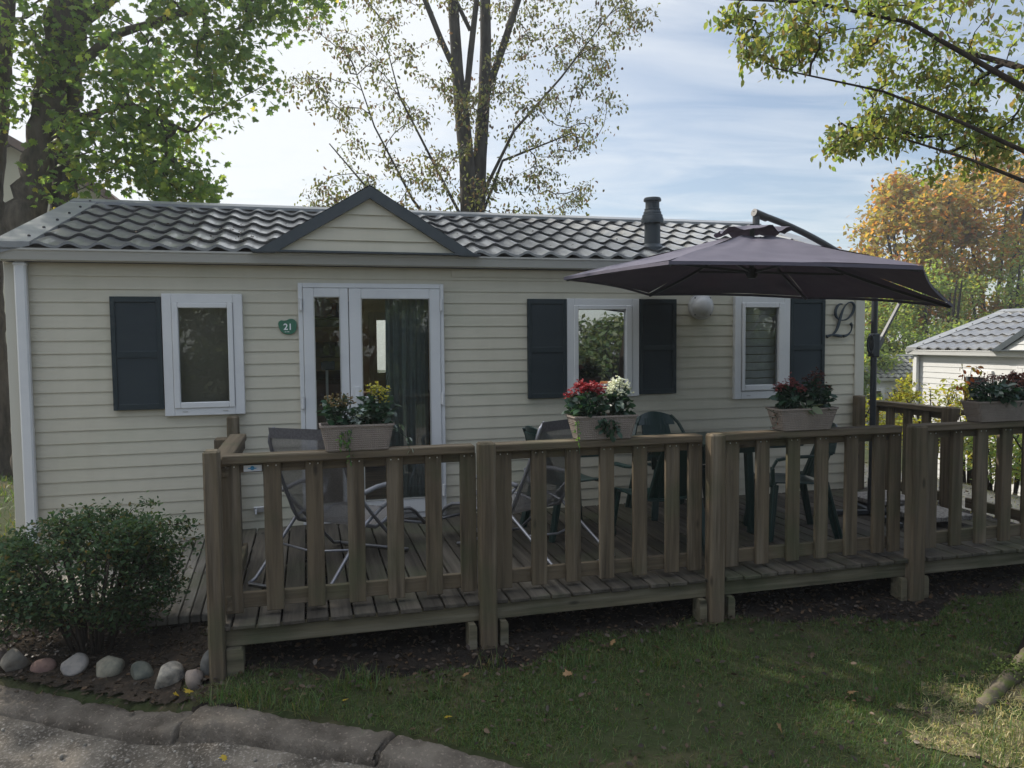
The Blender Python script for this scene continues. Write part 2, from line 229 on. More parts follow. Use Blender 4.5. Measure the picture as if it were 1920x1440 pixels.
# ------------------------------------------------------------ mesh helpers
class MB:
    def __init__(s): s.v = []; s.f = []
    def add(s, vs, fs):
        o = len(s.v); s.v += [tuple(map(float, p)) for p in vs]; s.f += [tuple(i + o for i in f) for f in fs]; return s
    def box(s, x0, x1, y0, y1, z0, z1):
        return s.add([(x0, y0, z0), (x1, y0, z0), (x1, y1, z0), (x0, y1, z0), (x0, y0, z1), (x1, y0, z1), (x1, y1, z1), (x0, y1, z1)],
                     [(0, 3, 2, 1), (4, 5, 6, 7), (0, 1, 5, 4), (1, 2, 6, 5), (2, 3, 7, 6), (3, 0, 4, 7)])
    def bar(s, a, b, wx, wy, up=(0, 0, 1)):
        """rectangular bar from a to b, width wx sideways, wy along up"""
        a = Vector(a); b = Vector(b); d = (b - a).normalized(); upv = Vector(up)
        if abs(d.dot(upv)) > 0.95: upv = Vector((0, 1, 0))
        sx = d.cross(upv).normalized(); u = sx.cross(d).normalized(); vs = []
        for p in (a, b):
            for i, j in ((-1, -1), (1, -1), (1, 1), (-1, 1)): vs.append(p + sx * (i * wx / 2) + u * (j * wy / 2))
        return s.add(vs, [(3, 2, 1, 0), (4, 5, 6, 7), (0, 1, 5, 4), (1, 2, 6, 5), (2, 3, 7, 6), (3, 0, 4, 7)])
    def tube(s, pts, r, n=8, cap=True):
        pts = [Vector(p) for p in pts]; rs = r if hasattr(r, '__len__') else [r] * len(pts)
        ref = None; vs = []; fs = []
        for i, p in enumerate(pts):
            d = (pts[min(i + 1, len(pts) - 1)] - pts[max(i - 1, 0)])
            d = d.normalized() if d.length > 1e-9 else Vector((0, 0, 1))
            if ref is None: ref = Vector((1, 0, 0)) if abs(d.x) < 0.9 else Vector((0, 1, 0))
            a = d.cross(ref)
            if a.length < 1e-6: a = d.cross(Vector((0.3, 1, 0.2)))
            a.normalize(); b = a.cross(d).normalized(); ref = b.cross(a) if False else d.cross(a) * -1 if False else ref
            for k in range(n):
                t = 2 * PI * k / n; vs.append(p + (a * math.cos(t) + b * math.sin(t)) * rs[i])
        for i in range(len(pts) - 1):
            for k in range(n): fs.append((i * n + k, i * n + (k + 1) % n, (i + 1) * n + (k + 1) % n, (i + 1) * n + k))
        if cap: fs.append(tuple(range(n - 1, -1, -1))); fs.append(tuple((len(pts) - 1) * n + k for k in range(n)))
        return s.add(vs, fs)
    def lathe(s, prof, cx, cy, n=24):
        vs = [(cx + r * math.cos(2 * PI * k / n), cy + r * math.sin(2 * PI * k / n), z) for r, z in prof for k in range(n)]
        fs = [(i * n + k, i * n + (k + 1) % n, (i + 1) * n + (k + 1) % n, (i + 1) * n + k) for i in range(len(prof) - 1) for k in range(n)]
        fs.append(tuple(range(n - 1, -1, -1))); fs.append(tuple((len(prof) - 1) * n + k for k in range(n)))
        return s.add(vs, fs)
    def prism(s, poly, d, axis='y'):
        """extrude polygon (2-D points) : axis y -> points are (x,z), from y=d[0] to d[1]; axis x -> (y,z); axis z -> (x,y)"""
        n = len(poly)
        def P(p, q): return (p[0], q, p[1]) if axis == 'y' else (q, p[0], p[1]) if axis == 'x' else (p[0], p[1], q)
        vs = [P(p, d[0]) for p in poly] + [P(p, d[1]) for p in poly]
        return s.add(vs, [tuple(range(n)), tuple(range(2 * n - 1, n - 1, -1))] + [(i, i + n, (i + 1) % n + n, (i + 1) % n) for i in range(n)])
    def frame(s, x0, x1, z0, z1, wd, y0, y1, bottom=True):
        s.box(x0, x0 + wd, y0, y1, z0, z1); s.box(x1 - wd, x1, y0, y1, z0, z1)
        s.box(x0 + wd, x1 - wd, y0, y1, z1 - wd, z1)
        if bottom: s.box(x0 + wd, x1 - wd, y0, y1, z0, z0 + wd)
        return s
def fast_mesh(name, verts, faces_flat, nper):
    """verts (n,3) array, faces all with nper corners (m,nper) array"""
    me = bpy.data.meshes.new(name); nv = len(verts); nf = len(faces_flat)
    me.vertices.add(nv); me.vertices.foreach_set('co', np.asarray(verts, dtype=np.float32).ravel())
    me.loops.add(nf * nper); me.loops.foreach_set('vertex_index', np.asarray(faces_flat, dtype=np.int32).ravel())
    me.polygons.add(nf); me.polygons.foreach_set('loop_start', np.arange(nf, dtype=np.int32) * nper)
    me.update(calc_edges=True); me.validate(); return me
def link(name, me, mat, parent=None, loc=(0, 0, 0), smooth=False, bevel=0.0):
    o = bpy.data.objects.new(name, me); C.objects.link(o)
    if mat: me.materials.append(MATS[mat])
    if parent is not None: o.parent = parent
    o.location = loc
    if smooth: me.polygons.foreach_set('use_smooth', [True] * len(me.polygons))
    if bevel:
        b = o.modifiers.new('bevel', 'BEVEL'); b.width = bevel; b.segments = 1; b.limit_method = 'ANGLE'
    return o
def org(parent):
    p = Vector((0, 0, 0))
    while parent is not None: p += Vector(parent.location); parent = parent.parent
    return p
def part(name, mb, mat, parent, smooth=False, bevel=0.0, label=None):
    """mesh given in the same coordinates as the root thing was modelled in (world); child origin at the parent's origin"""
    o0 = org(parent); me = bpy.data.meshes.new(name); me.from_pydata([(v[0] - o0.x, v[1] - o0.y, v[2] - o0.z) for v in mb.v], [], mb.f); me.update()
    ob = link(name, me, mat, parent, (0, 0, 0), smooth, bevel)
    if label: ob['label'] = label
    return ob
def tag(o, label, cat, group=None, kind=None):
    o['label'] = label; o['category'] = cat
    if group: o['group'] = group
    if kind: o['kind'] = kind
    return o
def thing(name, label, cat, loc=(0, 0, 0), group=None):
    o = bpy.data.objects.new(name, None); C.objects.link(o); o.location = loc; o.empty_display_size = 0.1
    return tag(o, label, cat, group)
def solo(name, mb, mat, label, cat, group=None, smooth=False, bevel=0.0, loc=None):
    loc = Vector(loc) if loc is not None else Vector(np.mean(np.array(mb.v), axis=0)) * Vector((1, 1, 0)) + Vector((0, 0, min(v[2] for v in mb.v)))
    me = bpy.data.meshes.new(name); me.from_pydata([tuple(Vector(v) - loc) for v in mb.v], [], mb.f); me.update()
    return tag(link(name, me, mat, None, loc, smooth, bevel), label, cat, group)
def struct(name, me, mat, smooth=False):
    o = link(name, me, mat, None, (0, 0, 0), smooth); o['kind'] = 'structure'; return o
def copy_tree(o, parent=None, skip=()):
    c = o.copy(); C.objects.link(c); c.parent = parent
    for ch in o.children:
        if ch.name.split('.')[0] not in skip: copy_tree(ch, c, skip)
    return c

# ------------------------------------------------------------ terrain
def lerp(x, xs, ys): return np.interp(x, xs, ys)
KERB = np.array([(-6, 0.2), (-3.2, -1.02), (-1.70, -1.88), (-0.67, -2.47), (0.35, -2.98), (0.84, -3.34), (1.6, -4.1), (2.6, -5.6), (3.4, -8.5), (4, -14), (4, -40)])
def kerb_side(x, y):
    """signed distance past the kerb line (positive on the road side)"""
    x = np.asarray(x, float); y = np.asarray(y, float); best = np.full(x.shape, 1e9); sgn = np.zeros(x.shape)
    for (ax, ay), (bx, by) in zip(KERB[:-1], KERB[1:]):
        ex, ey = bx - ax, by - ay; t = np.clip(((x - ax) * ex + (y - ay) * ey) / (ex * ex + ey * ey), 0, 1)
        px, py = ax + t * ex, ay + t * ey; d = np.hypot(x - px, y - py); cr_ = ex * (y - ay) - ey * (x - ax)
        m_ = d < best; best = np.where(m_, d, best); sgn = np.where(m_, -np.sign(cr_), sgn)
    return best * sgn
def smooth01(t): t = np.clip(t, 0, 1); return t * t * (3 - 2 * t)
def ground_z(x, y):
    x = np.asarray(x, float); y = np.asarray(y, float)
    z = lerp(y, [-40, -7, -4.5, -3.2, -2.2, -0.8, 1, 8, 40, 90], [-0.55, -0.5, -0.45, -0.37, -0.27, -0.17, -0.14, -0.2, -0.9, -2.0])
    z = z - 0.9 * smooth01((x - 6.6) / 4.5) * smooth01((y + 8) / 6) - 0.9 * smooth01((x - 12) / 12) * smooth01((y + 8) / 6)
    z = z + 0.05 * smooth01((-x - 2.2) / 3) * (y > -1)
    z = z - 0.08 * smooth01((-x - 0.4) / 0.5) * smooth01((-1.0 - y) / 0.7)
    ks = kerb_side(x, y); z = z - 0.115 * smooth01((ks + 0.005) / 0.06)
    z = z + 0.012 * np.sin(3.1 * x + 1.7 * y) * np.sin(2.3 * y - 0.7 * x)
    return z
def gz(x, y): return float(ground_z(x, y))
def grid_mesh(name, xs, ys, zf, mask=None):
    X, Y = np.meshgrid(xs, ys); Z = zf(X, Y); nx, ny = len(xs), len(ys)
    v = np.stack([X.ravel(), Y.ravel(), Z.ravel()], 1)
    i = np.arange(nx * ny).reshape(ny, nx); f = np.stack([i[:-1, :-1], i[:-1, 1:], i[1:, 1:], i[1:, :-1]], -1).reshape(-1, 4)
    if mask is not None:
        cx = X[:-1, :-1].ravel() + 0.5 * np.tile(np.diff(xs), ny - 1); cy = np.repeat((ys[:-1] + ys[1:]) / 2, nx - 1); f = f[mask(cx, cy)]
        used = np.unique(f); mp_ = np.full(len(v), -1); mp_[used] = np.arange(len(used)); v = v[used]; f = mp_[f]
    return fast_mesh(name, v, f, 4)
xs = np.concatenate([np.linspace(-90, -30, 12)[:-1], np.linspace(-30, -6, 25)[:-1], np.linspace(-6, 8, 180)[:-1], np.linspace(8, 40, 40)[:-1], np.linspace(40, 100, 14)])
ys = np.concatenate([np.linspace(-100, -40, 10)[:-1], np.linspace(-40, -8, 20)[:-1], np.linspace(-8, 3, 150)[:-1], np.linspace(3, 40, 40)[:-1], np.linspace(40, 110, 14)])
struct('ground', grid_mesh('ground', xs, ys, ground_z), 'lawn_soil', True)
xr = np.concatenate([np.linspace(-6, -2.5, 30)[:-1], np.linspace(-2.5, 1.6, 200)[:-1], np.linspace(1.6, 6, 40)]); yr = np.concatenate([np.linspace(-12, -4.6, 60)[:-1], np.linspace(-4.6, -1.4, 180)[:-1], np.linspace(-1.4, 0.4, 20)])
def rough_noise(x, y): return 0.004 * np.sin(7.3 * x + 2.1 * np.sin(5.1 * y)) * np.sin(6.1 * y + 1.7 * np.sin(4.3 * x)) + 0.0016 * np.sin(31 * x + 13 * y) * np.sin(27 * y)
struct('road', grid_mesh('road', xr, yr, lambda x, y: ground_z(x, y) + 0.046 + 0.8 * rough_noise(x, y) + 0.012 * np.exp(-((kerb_side(x, y) - 0.2) / 0.12) ** 2), lambda x, y: kerb_side(x, y) > 0.14), 'road_gravel', True)
def bed_mask(x, y): return (x < -0.62 + 0.08 * np.sin(9 * y)) & (x > -6) & (y < -0.95 - 0.25 * (x < -1.3)) & (kerb_side(x, y) < -0.012 - 0.03 * (1 + np.sin(23 * x + 5 * np.sin(17 * y))) * (0.5 + 0.5 * np.sin(61 * x - 37 * y)))
struct('soil_bed', grid_mesh('soil_bed', np.linspace(-3.4, -0.4, 330), np.linspace(-2.6, -0.6, 220), lambda x, y: ground_z(x, y) + 0.020 + rough_noise(x, y), bed_mask), 'bed_soil', True)
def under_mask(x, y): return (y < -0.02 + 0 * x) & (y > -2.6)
struct('under_deck_soil', grid_mesh('under_deck_soil', np.linspace(-0.62, 6.2, 150), np.linspace(-2.7, 0, 70), lambda x, y: ground_z(x, y) + 0.007 + rough_noise(x, y) - 0.018 * smooth01((-2.36 - y - 0.14 * np.sin(2.1 * x) - 0.06 * np.sin(7 * x)) / .10), under_mask), 'shaded_soil', True)
struct('garden_path', grid_mesh('garden_path', np.linspace(-6, -0.9, 70), np.linspace(-1.3, -0.12, 24), lambda x, y: ground_z(x, y) + 0.03 + rough_noise(x, y) * 0.5, lambda x, y: (y > -1.12 + 0.05 * np.sin(5 * x))), 'path_grit', True)
def sun_patch_mask(x, y): return ((x - 3.5) / 0.85) ** 2 + ((y + 3.62) / 0.42) ** 2 < 0.6 + 0.3 * np.sin(4.1 * x + 2 * y) * np.sin(5.3 * y) + 0.3 * np.sin(13 * x - 4 * y) * np.sin(17 * y + 3 * x) + 0.2 * np.sin(37 * x + 11 * y) * np.sin(31 * y)  # outline of the painted sun patch
struct('sunlit_earth', grid_mesh('sunlit_earth', np.linspace(2.0, 4.4, 220), np.linspace(-4.4, -3.0, 150), lambda x, y: ground_z(x, y) + 0.002 + 1.4 * rough_noise(x, y), sun_patch_mask), 'sunlit_earth', True)
def straw_mask(x, y): return (y > -1.7 - 0.3 * np.sin(x * 2)) & (y < 3.5) & (x > 5.56)
struct('mulch_ground', grid_mesh('mulch_ground', np.linspace(5.5, 9.5, 60), np.linspace(-2.2, 3.5, 80), lambda x, y: ground_z(x, y) + 0.004 + rough_noise(x, y), straw_mask), 'path_grit', True)

# ------------------------------------------------------------ mobile home
GAB = (-0.405, 1.43, 0.523, 2.80)          # gable left, right, apex x, apex z
XL, XR, DEP, ZE, ZR = -2.2, 5.455, 3.95, 2.235, 2.93
def siding_rows(mb, x0, x1, z0, z1, holes, y=0.0, pitch=0.1, proud=0.0085, nrm=-1):
    z = z1 + 0.0
    rows = []
    k = 0
    while z - k * pitch > z0 + 1e-6:
        b, tp = max(z - (k + 1) * pitch, z0), z - k * pitch
        cuts = sorted({b, tp} | {h for (hx0, hx1, hz0, hz1) in holes for h in (hz0, hz1) if b < h < tp})
        for c0, c1 in zip(cuts[:-1], cuts[1:]):
            mid = (c0 + c1) / 2; segs = [(x0, x1)]
            for hx0, hx1, hz0, hz1 in holes:
                if hz0 < mid < hz1:
                    segs = [q for a, e in segs for q in ((a, min(e, hx0)), (max(a, hx1), e)) if q[1] - q[0] > 1e-4]
            for a, e in segs:
                y0 = y + nrm * proud * (tp - c0) / pitch; y1 = y + nrm * proud * (tp - c1) / pitch
                mb.add([(a, y0, c0), (e, y0, c0), (e, y1, c1), (a, y1, c1)], [(0, 1, 2, 3)])
                if c0 == b: mb.add([(a, y0, c0), (e, y0, c0), (e, y + 0.004, c0), (a, y + 0.004, c0)], [(3, 2, 1, 0)])
        k += 1
HOLES = [(-1.06, -0.55, 0.99, 1.88), (-0.03, 1.11, 0.03, 1.97), (2.31, 2.925, 1.05, 1.86), (4.02, 4.53, 0.99, 1.885)]
def slope_z(y): return ZE + 0.015 + (ZR - ZE - 0.015) * (y + 0.13) / (2.13)
ADDED_REARW = [(-1.9, -0.9), (-0.42, 0.34), (2.0, 3.2)]      # unseen rear windows added to light the open living room
def build_home():
    h = thing('mobile_home', 'cream clapboard mobile home with dark wavy tiled roof behind the wooden deck', 'mobile home', (XL, 0, 0))
    mb = MB(); siding_rows(mb, XL + 0.14, XR - 0.11, -0.1, 2.157, HOLES)
    # a short overlapping joint of the top board
    mb.box(0.0 + 1.222, XR - 0.12, -0.017, -0.0125, 2.085, 2.15)
    wl = part('wall', mb, 'cream_siding', h)
    mb = MB(); mb.box(XL, XL + 0.14, -0.022, 0.0, -0.1, 2.155); mb.box(XL, XL + 0.012, 0.0, 0.12, -0.1, 2.155)
    part('corner_trim', mb, 'cream_trim', h, bevel=0.004)
    mb = MB(); mb.box(XR - 0.11, XR, -0.022, 0.0, -0.1, 2.155); mb.box(XR - 0.012, XR, 0.0, 0.12, -0.1, 2.155)
    part('corner_trim', mb, 'cream_trim', h, bevel=0.004)
    # end and rear walls; rear has one window opening
    mb = MB(); tmp = MB(); siding_rows(tmp, 0.12, DEP - 0.0, -0.1, 2.157, [], y=0)
    for xx, sg in ((XL, -1), (XR, 1)):
        for f in tmp.f: pass
        mb.add([(xx + sg * (-v[1]), v[0], v[2]) for v in tmp.v], tmp.f)
        mb.add([(xx, -0.02, 2.15), (xx, DEP, 2.15), (xx, 2.0, ZR - 0.02)], [(0, 1, 2)])
    siding_rows(mb, XL, XR, -0.1, 2.157, [(0.86, 1.5, 1.06, 1.86)] + [(a, b, 1.08, 1.84) for a, b in ADDED_REARW], y=DEP, nrm=1)
    part('end_wall', mb, 'cream_siding', h)
    mb = MB(); mb.box(XL + 0.05, XR - 0.05, 0.05, DEP - 0.05, -0.5, -0.101); part('skirting', mb, 'skirt_dark', h)
    # roof of pressed tile-effect sheet
    per, amp, stp, nrow = 0.212, 0.0145, 0.028, 6
    def sheet(mb, front):
        xs_ = np.arange(XL + 0.2, XR - 0.19, per / 10); rowz = np.linspace(0, 1, nrow + 1)
        prof = []
        for r_ in range(nrow):
            prof.append((rowz[r_] - (0.012 if r_ else 0), stp)); prof.append((rowz[r_ + 1], 0.0))
        vs = []; n = len(xs_)
        ph = 2 * PI * (xs_ - XL) / per; wv = amp * (2.3 * ((1 + np.sin(ph)) / 2) ** 1.7 - 1 + 0.16 * np.sin(2 * ph + 0.6))
        for t_, off in prof:
            yy = -0.13 + t_ * 2.13; zz = slope_z(yy)
            if not front: yy = 4.0 - yy
            for x_, w_ in zip(xs_, wv): vs.append((x_, yy, zz + w_ + off + 0.012))
        fs = [(r_ * n + i, r_ * n + i + 1, (r_ + 1) * n + i + 1, (r_ + 1) * n + i) for r_ in range(len(prof) - 1) for i in range(n - 1)]
        if not front: fs = [f[::-1] for f in fs]
        mb.add(vs, fs)
        # down-turned front lip
        lip = [(x_, (-0.13 if front else 4.13), slope_z(-0.13) + w_ + stp + 0.012) for x_, w_ in zip(xs_, wv)]; lo_ = [(a, b, c - 0.022) for a, b, c in lip]
        mb.add(lip + lo_, [(i, n + i, n + i + 1, i + 1) for i in range(n - 1)])
    mb = MB(); sheet(mb, True); sheet(mb, False); rf = part('roof', mb, 'roof_metal', h, smooth=False)
    for p_ in rf.data.polygons: p_.use_smooth = True
    try: rf.data.set_sharp_from_angle(angle=math.radians(35))
    except Exception: pass
    mb = MB(); mb.box(XL + 0.01, XR - 0.01, 0.0, 0.03, 2.1, 2.2); mb.add([(XL + 0.02, -0.08, slope_z(-0.08) - 0.03), (XR - 0.02, -0.08, slope_z(-0.08) - 0.03), (XR - 0.02, 2.0, ZR - 0.04), (XL + 0.02, 2.0, ZR - 0.04), (XR - 0.02, 4.08, slope_z(-0.08) - 0.03), (XL + 0.02, 4.08, slope_z(-0.08) - 0.03)], [(0, 1, 2, 3), (3, 2, 4, 5)]); part('roof_deck', mb, 'dark_trim', h)
    mb = MB(); a = slope_z(1.86) + 0.05
    mb.add([(XL - 0.02, 1.84, a), (XR, 1.84, a), (XR, 2.0, ZR + 0.055), (XL - 0.02, 2.0, ZR + 0.055), (XR, 2.16, a), (XL - 0.02, 2.16, a), (XL - 0.02, 1.84, a - 0.03), (XR, 1.84, a - 0.03)], [(0, 1, 2, 3), (3, 2, 4, 5), (6, 7, 1, 0)])
    part('ridge_cap', mb, 'flashing', rf)
    for xx0, xx1 in ((XL - 0.03, XL + 0.22), (XR - 0.2, XR + 0.02)):
        mb = MB()
        for s_ in (0, 1):
            yA, yB = (-0.15, 2.0) if not s_ else (4.15, 2.0); zA, zB = slope_z(-0.15) + 0.052, ZR + 0.045
            vs = [(xx0, yA, zA), (xx1, yA, zA), (xx1, yB, zB), (xx0, yB, zB), (xx0, yA, zA - 0.1), (xx0, yB, zB - 0.1), (xx1, yA, zA - 0.03), (xx1, yB, zB - 0.03)]
            fs = [(0, 1, 2, 3), (4, 0, 3, 5), (1, 6, 7, 2), (0, 4, 6, 1)]; mb.add(vs, fs if not s_ else [f[::-1] for f in fs])
        part('verge_flashing', mb, 'flashing', rf)
    for k_ in range(6):
        y_ = 0.05 + k_ * 0.36; mb = MB(); mb.lathe([(0.012, slope_z(y_) + 0.05), (0.012, slope_z(y_) + 0.062), (0.004, slope_z(y_) + 0.066)], XL + 0.16, y_, 8); part('roof_screw', mb, 'screw', rf)
    # gutter and downpipe
    mb = MB(); pr = [(-0.02, 2.165), (-0.10, 2.155), (-0.128, 2.165), (-0.135, 2.20), (-0.142, 2.228), (-0.15, 2.236), (-0.15, 2.25), (-0.143, 2.25), (-0.13, 2.2), (-0.1, 2.18), (-0.03, 2.18), (-0.02, 2.25)]
    mb.prism(pr, (XL - 0.05, XR + 0.06), 'x'); part('gutter', mb, 'gutter_grey', h)
    mb = MB(); mb.box(XL + 0.085, XL + 0.165, -0.085, -0.024, -0.02, 2.155); mb.box(XL + 0.078, XL + 0.172, -0.09, -0.023, 2.12, 2.152); part('downpipe', mb, 'white_pvc', h, bevel=0.012)
    # gable dormer
    gl, gr, gx, gzp = GAB
    gd = part('gable', MB().add([], []), 'cream_siding', h) if False else None
    mb = MB(); rows = 5; zb = 2.253
    for k_ in range(rows):
        z0 = zb + (gzp - 0.02 - zb) * k_ / rows; z1 = zb + (gzp - 0.02 - zb) * (k_ + 1) / rows
        def xat(z_, side): t_ = (z_ - zb) / (gzp - zb); return (gl + (gx - gl) * t_ + 0.03) if side < 0 else (gr + (gx - gr) * t_ - 0.03)
        mb.add([(xat(z0, -1), -0.165, z0), (xat(z0, 1), -0.165, z0), (xat(z1, 1), -0.153, z1), (xat(z1, -1), -0.153, z1), (xat(z0, -1), -0.15, z0), (xat(z0, 1), -0.15, z0)], [(0, 1, 2, 3), (4, 5, 1, 0)])
    g = part('gable', mb, 'cream_siding', h)
    mb = MB(); wd_ = 0.085
    for sx_, ex in ((-1, gl), (1, gr)):
        d = Vector((gx - ex, 0, gzp - zb)).normalized(); nrm = Vector((-d.z * (1 if ex < gx else -1), 0, abs(d.x)))
        a0 = Vector((ex, 0, zb - 0.01)); a1 = Vector((gx, 0, gzp)); off = nrm * -wd_
        i0 = a0 + Vector((wd_ / abs(d.z) * (1 if ex < gx else -1), 0, 0)); i1 = Vector((gx, 0, gzp - wd_ / abs(d.x)))
        for ya, yb in ((-0.20, -0.14),):
            vs = [(q.x, y_, q.z) for y_ in (ya, yb) for q in (a0, i0, i1, a1)]
            mb.add(vs, [(0, 1, 2, 3), (7, 6, 5, 4), (0, 4, 5, 1), (1, 5, 6, 2), (2, 6, 7, 3), (3, 7, 4, 0)])
    part('barge_board', mb, 'dark_trim', g)
    yb_ = (gzp - slope_z(-0.13)) / ((ZR - ZE) / 2.13) - 0.13
    mb = MB(); mb.add([(gl, -0.19, zb - 0.008), (gx, -0.19, gzp + 0.012), (gx, yb_ + 0.1, gzp + 0.012), (gl, -0.1, zb - 0.008)], [(0, 1, 2, 3)])
    mb.add([(gr, -0.19, zb - 0.008), (gx, -0.19, gzp + 0.012), (gx, yb_ + 0.1, gzp + 0.012), (gr, -0.1, zb - 0.008)], [(3, 2, 1, 0)]); part('gable_roof', mb, 'dark_trim', g)
    mb = MB(); mb.box(gl - 0.01, gr + 0.01, -0.205, -0.13, 2.2515, 2.2665); part('sill_strip', mb, 'dark_trim', g)
    # flue
    mb = MB(); fx, fy = 3.285, 0.34
    mb.lathe([(0.125, 2.36), (0.118, 2.42), (0.085, 2.45), (0.078, 2.455), (0.076, 2.66), (0.108, 2.655), (0.108, 2.70), (0.100, 2.715), (0.098, 2.735), (0.087, 2.742), (0.086, 2.765), (0.077, 2.775), (0.077, 2.795), (0.068, 2.80), (0.067, 2.865), (0.085, 2.87), (0.085, 2.888), (0.077, 2.902), (0.02, 2.905)], fx, fy, 26)
    ch = part('chimney', mb, 'flue_black', rf, smooth=True); ch.data.polygons.foreach_set('use_smooth', [True] * len(ch.data.polygons))
    try: ch.data.set_sharp_from_angle(angle=math.radians(40))
    except Exception: pass
    # windows
    def window(x0, x1, z0, z1, sash, pane, gmat, label=None):
        mb = MB(); mb.frame(x0, x1, z0, z1, 0.072, -0.045, 0.02); mb.frame(x0 + 0.072, x1 - 0.072, z0 + 0.072, z1 - 0.072, 0.012, -0.03, 0.02)
        wf = part('window', mb, 'white_pvc', h, bevel=0.004, label=label)
        sx0, sx1, sz0, sz1 = sash; px0, px1, pz0, pz1 = pane
        mb = MB(); mb.box(sx0, px0, -0.055, 0.0, sz0, sz1); mb.box(px1, sx1, -0.055, 0.0, sz0, sz1); mb.box(px0, px1, -0.055, 0.0, sz0, pz0); mb.box(px0, px1, -0.055, 0.0, pz1, sz1)
        part('sash', mb, 'white_pvc', wf, bevel=0.005)
        mb = MB(); mb.box(px0 - 0.004, px1 + 0.004, -0.022, -0.016, pz0 - 0.004, pz1 + 0.004); part('pane', mb, gmat, wf)
        for q in (0.25, 0.75): mb = MB(); mb.box(x0 + (x1 - x0) * q - 0.02, x0 + (x1 - x0) * q + 0.02, -0.0475, -0.044, z0 + 0.03, z0 + 0.036); part('drain_slot', mb, 'gutter_grey', wf)
        return wf
    window(-1.107, -0.503, 0.95, 1.923, (-1.033, -0.578, 1.01, 1.852), (-0.988, -0.62, 1.057, 1.81), 'glass_dark')
    window(2.268, 2.974, 1.0, 1.901, (2.334, 2.899, 1.08, 1.84), (2.376, 2.841, 1.121, 1.801), 'glass_mirror')
    w3 = window(3.968, 4.576, 0.94, 1.93, (4.044, 4.512, 1.021, 1.87), (4.079, 4.447, 1.075, 1.823), 'glass_plain')
    # louvred shutters
    def shutter(x0, x1, z0, z1):
        mb = MB(); mid = z0 + (z1 - z0) * 0.49
        mb.box(x0, x0 + 0.035, -0.048, -0.012, z0, z1); mb.box(x1 - 0.035, x1, -0.048, -0.012, z0, z1)
        for a_, b_ in ((z0, z0 + 0.045), (mid - 0.025, mid + 0.025), (z1 - 0.045, z1)): mb.box(x0 + 0.035, x1 - 0.035, -0.046, -0.012, a_, b_)
        mb.box(x0 + 0.03, x1 - 0.03, -0.02, -0.013, z0 + 0.02, z1 - 0.02)
        s_ = part('shutter', mb, 'shutter_blue', h, bevel=0.002)
        mb = MB()
        for a_, b_ in ((z0 + 0.045, mid - 0.025), (mid + 0.025, z1 - 0.045)):
            n = int((b_ - a_) / 0.019)
            for i in range(n):
                zc = a_ + (i + 0.5) * (b_ - a_) / n
                mb.add([(x0 + 0.035, -0.040, zc - 0.0095), (x1 - 0.035, -0.040, zc - 0.0095), (x1 - 0.035, -0.034, zc + 0.0095), (x0 + 0.035, -0.034, zc + 0.0095)], [(0, 1, 2, 3)])
        part('louvres', mb, 'shutter_blue', s_)
    shutter(-1.478, -1.112, 1.008, 1.899); shutter(1.901, 2.266, 1.005, 1.896); shutter(2.977, 3.352, 1.015, 1.9); shutter(4.581, 4.972, 0.97, 1.913)
    # french door
    mb = MB(); mb.box(-0.067, -0.03, -0.05, 0.02, 0.0, 2.017); mb.box(1.112, 1.145, -0.05, 0.02, 0.0, 2.017); mb.box(-0.03, 1.112, -0.05, 0.02, 1.978, 2.017); mb.box(-0.03, 1.112, -0.05, 0.02, 0.0, 0.045)
    fr = part('door_frame', mb, 'white_pvc', h, bevel=0.004)
    def leaf(x0, x1, px0, px1, pz0, pz1, handle):
        z0, z1 = 0.05, 1.975; mb = MB()
        mb.box(x0, px0, -0.06, -0.005, z0, z1); mb.box(px1, x1, -0.06, -0.005, z0, z1); mb.box(px0, px1, -0.06, -0.005, z0, pz0); mb.box(px0, px1, -0.06, -0.005, pz1, z1)
        d = part('door', mb, 'white_pvc', h, bevel=0.004)
        mb = MB(); mb.frame(px0 - 0.004, px1 + 0.004, pz0 - 0.004, pz1 + 0.004, 0.008, -0.064, -0.05); part('glazing_bead', mb, 'gutter_grey', d)
        mb = MB(); mb.box(px0 - 0.003, px1 + 0.003, -0.034, -0.028, pz0 - 0.003, pz1 + 0.003); part('pane', mb, 'glass_door', d)
        if handle:
            mb = MB(); mb.box(0.375, 0.415, -0.075, -0.058, 0.98, 1.15); mb.tube([(0.395, -0.07, 1.062), (0.395, -0.105, 1.062), (0.42, -0.115, 1.062), (0.5, -0.112, 1.066)], 0.011, 8); part('handle', mb, 'white_pvc', d, bevel=0.003)
        return d
    d1 = leaf(-0.028, 0.336, 0.059, 0.265, 0.17, 1.903, False); d2 = leaf(0.342, 1.11, 0.443, 1.017, 0.175, 1.892, True)
    for dd, xx in ((d1, -0.045), (d2, 1.122)):
        for zz in (1.84, 1.03, 0.23):
            mb = MB(); mb.tube([(xx, -0.066, zz - 0.05), (xx, -0.066, zz + 0.05)], 0.012, 8); mb.box(xx - 0.012, xx + 0.012, -0.066, -0.045, zz - 0.045, zz + 0.045); part('hinge', mb, 'white_pvc', dd)
    # interior shell
    mb = MB(); yi, yo = 0.06, DEP - 0.05
    def pl(vs, m_=None): mb.add(vs, [(0, 1, 2, 3)])
    pl([(XL + .06, yi, 0.0), (XR - .06, yi, 0.0), (XR - .06, yo, 0.0), (XL + .06, yo, 0.0)]); part('interior_floor', mb, 'interior_floor', h)
    mb = MB(); pl([(XL + .06, yi, 2.13), (XL + .06, yo, 2.13), (XR - .06, yo, 2.13), (XR - .06, yi, 2.13)]); part('interior_ceiling', mb, 'interior_ceiling', h)
    mb = MB()
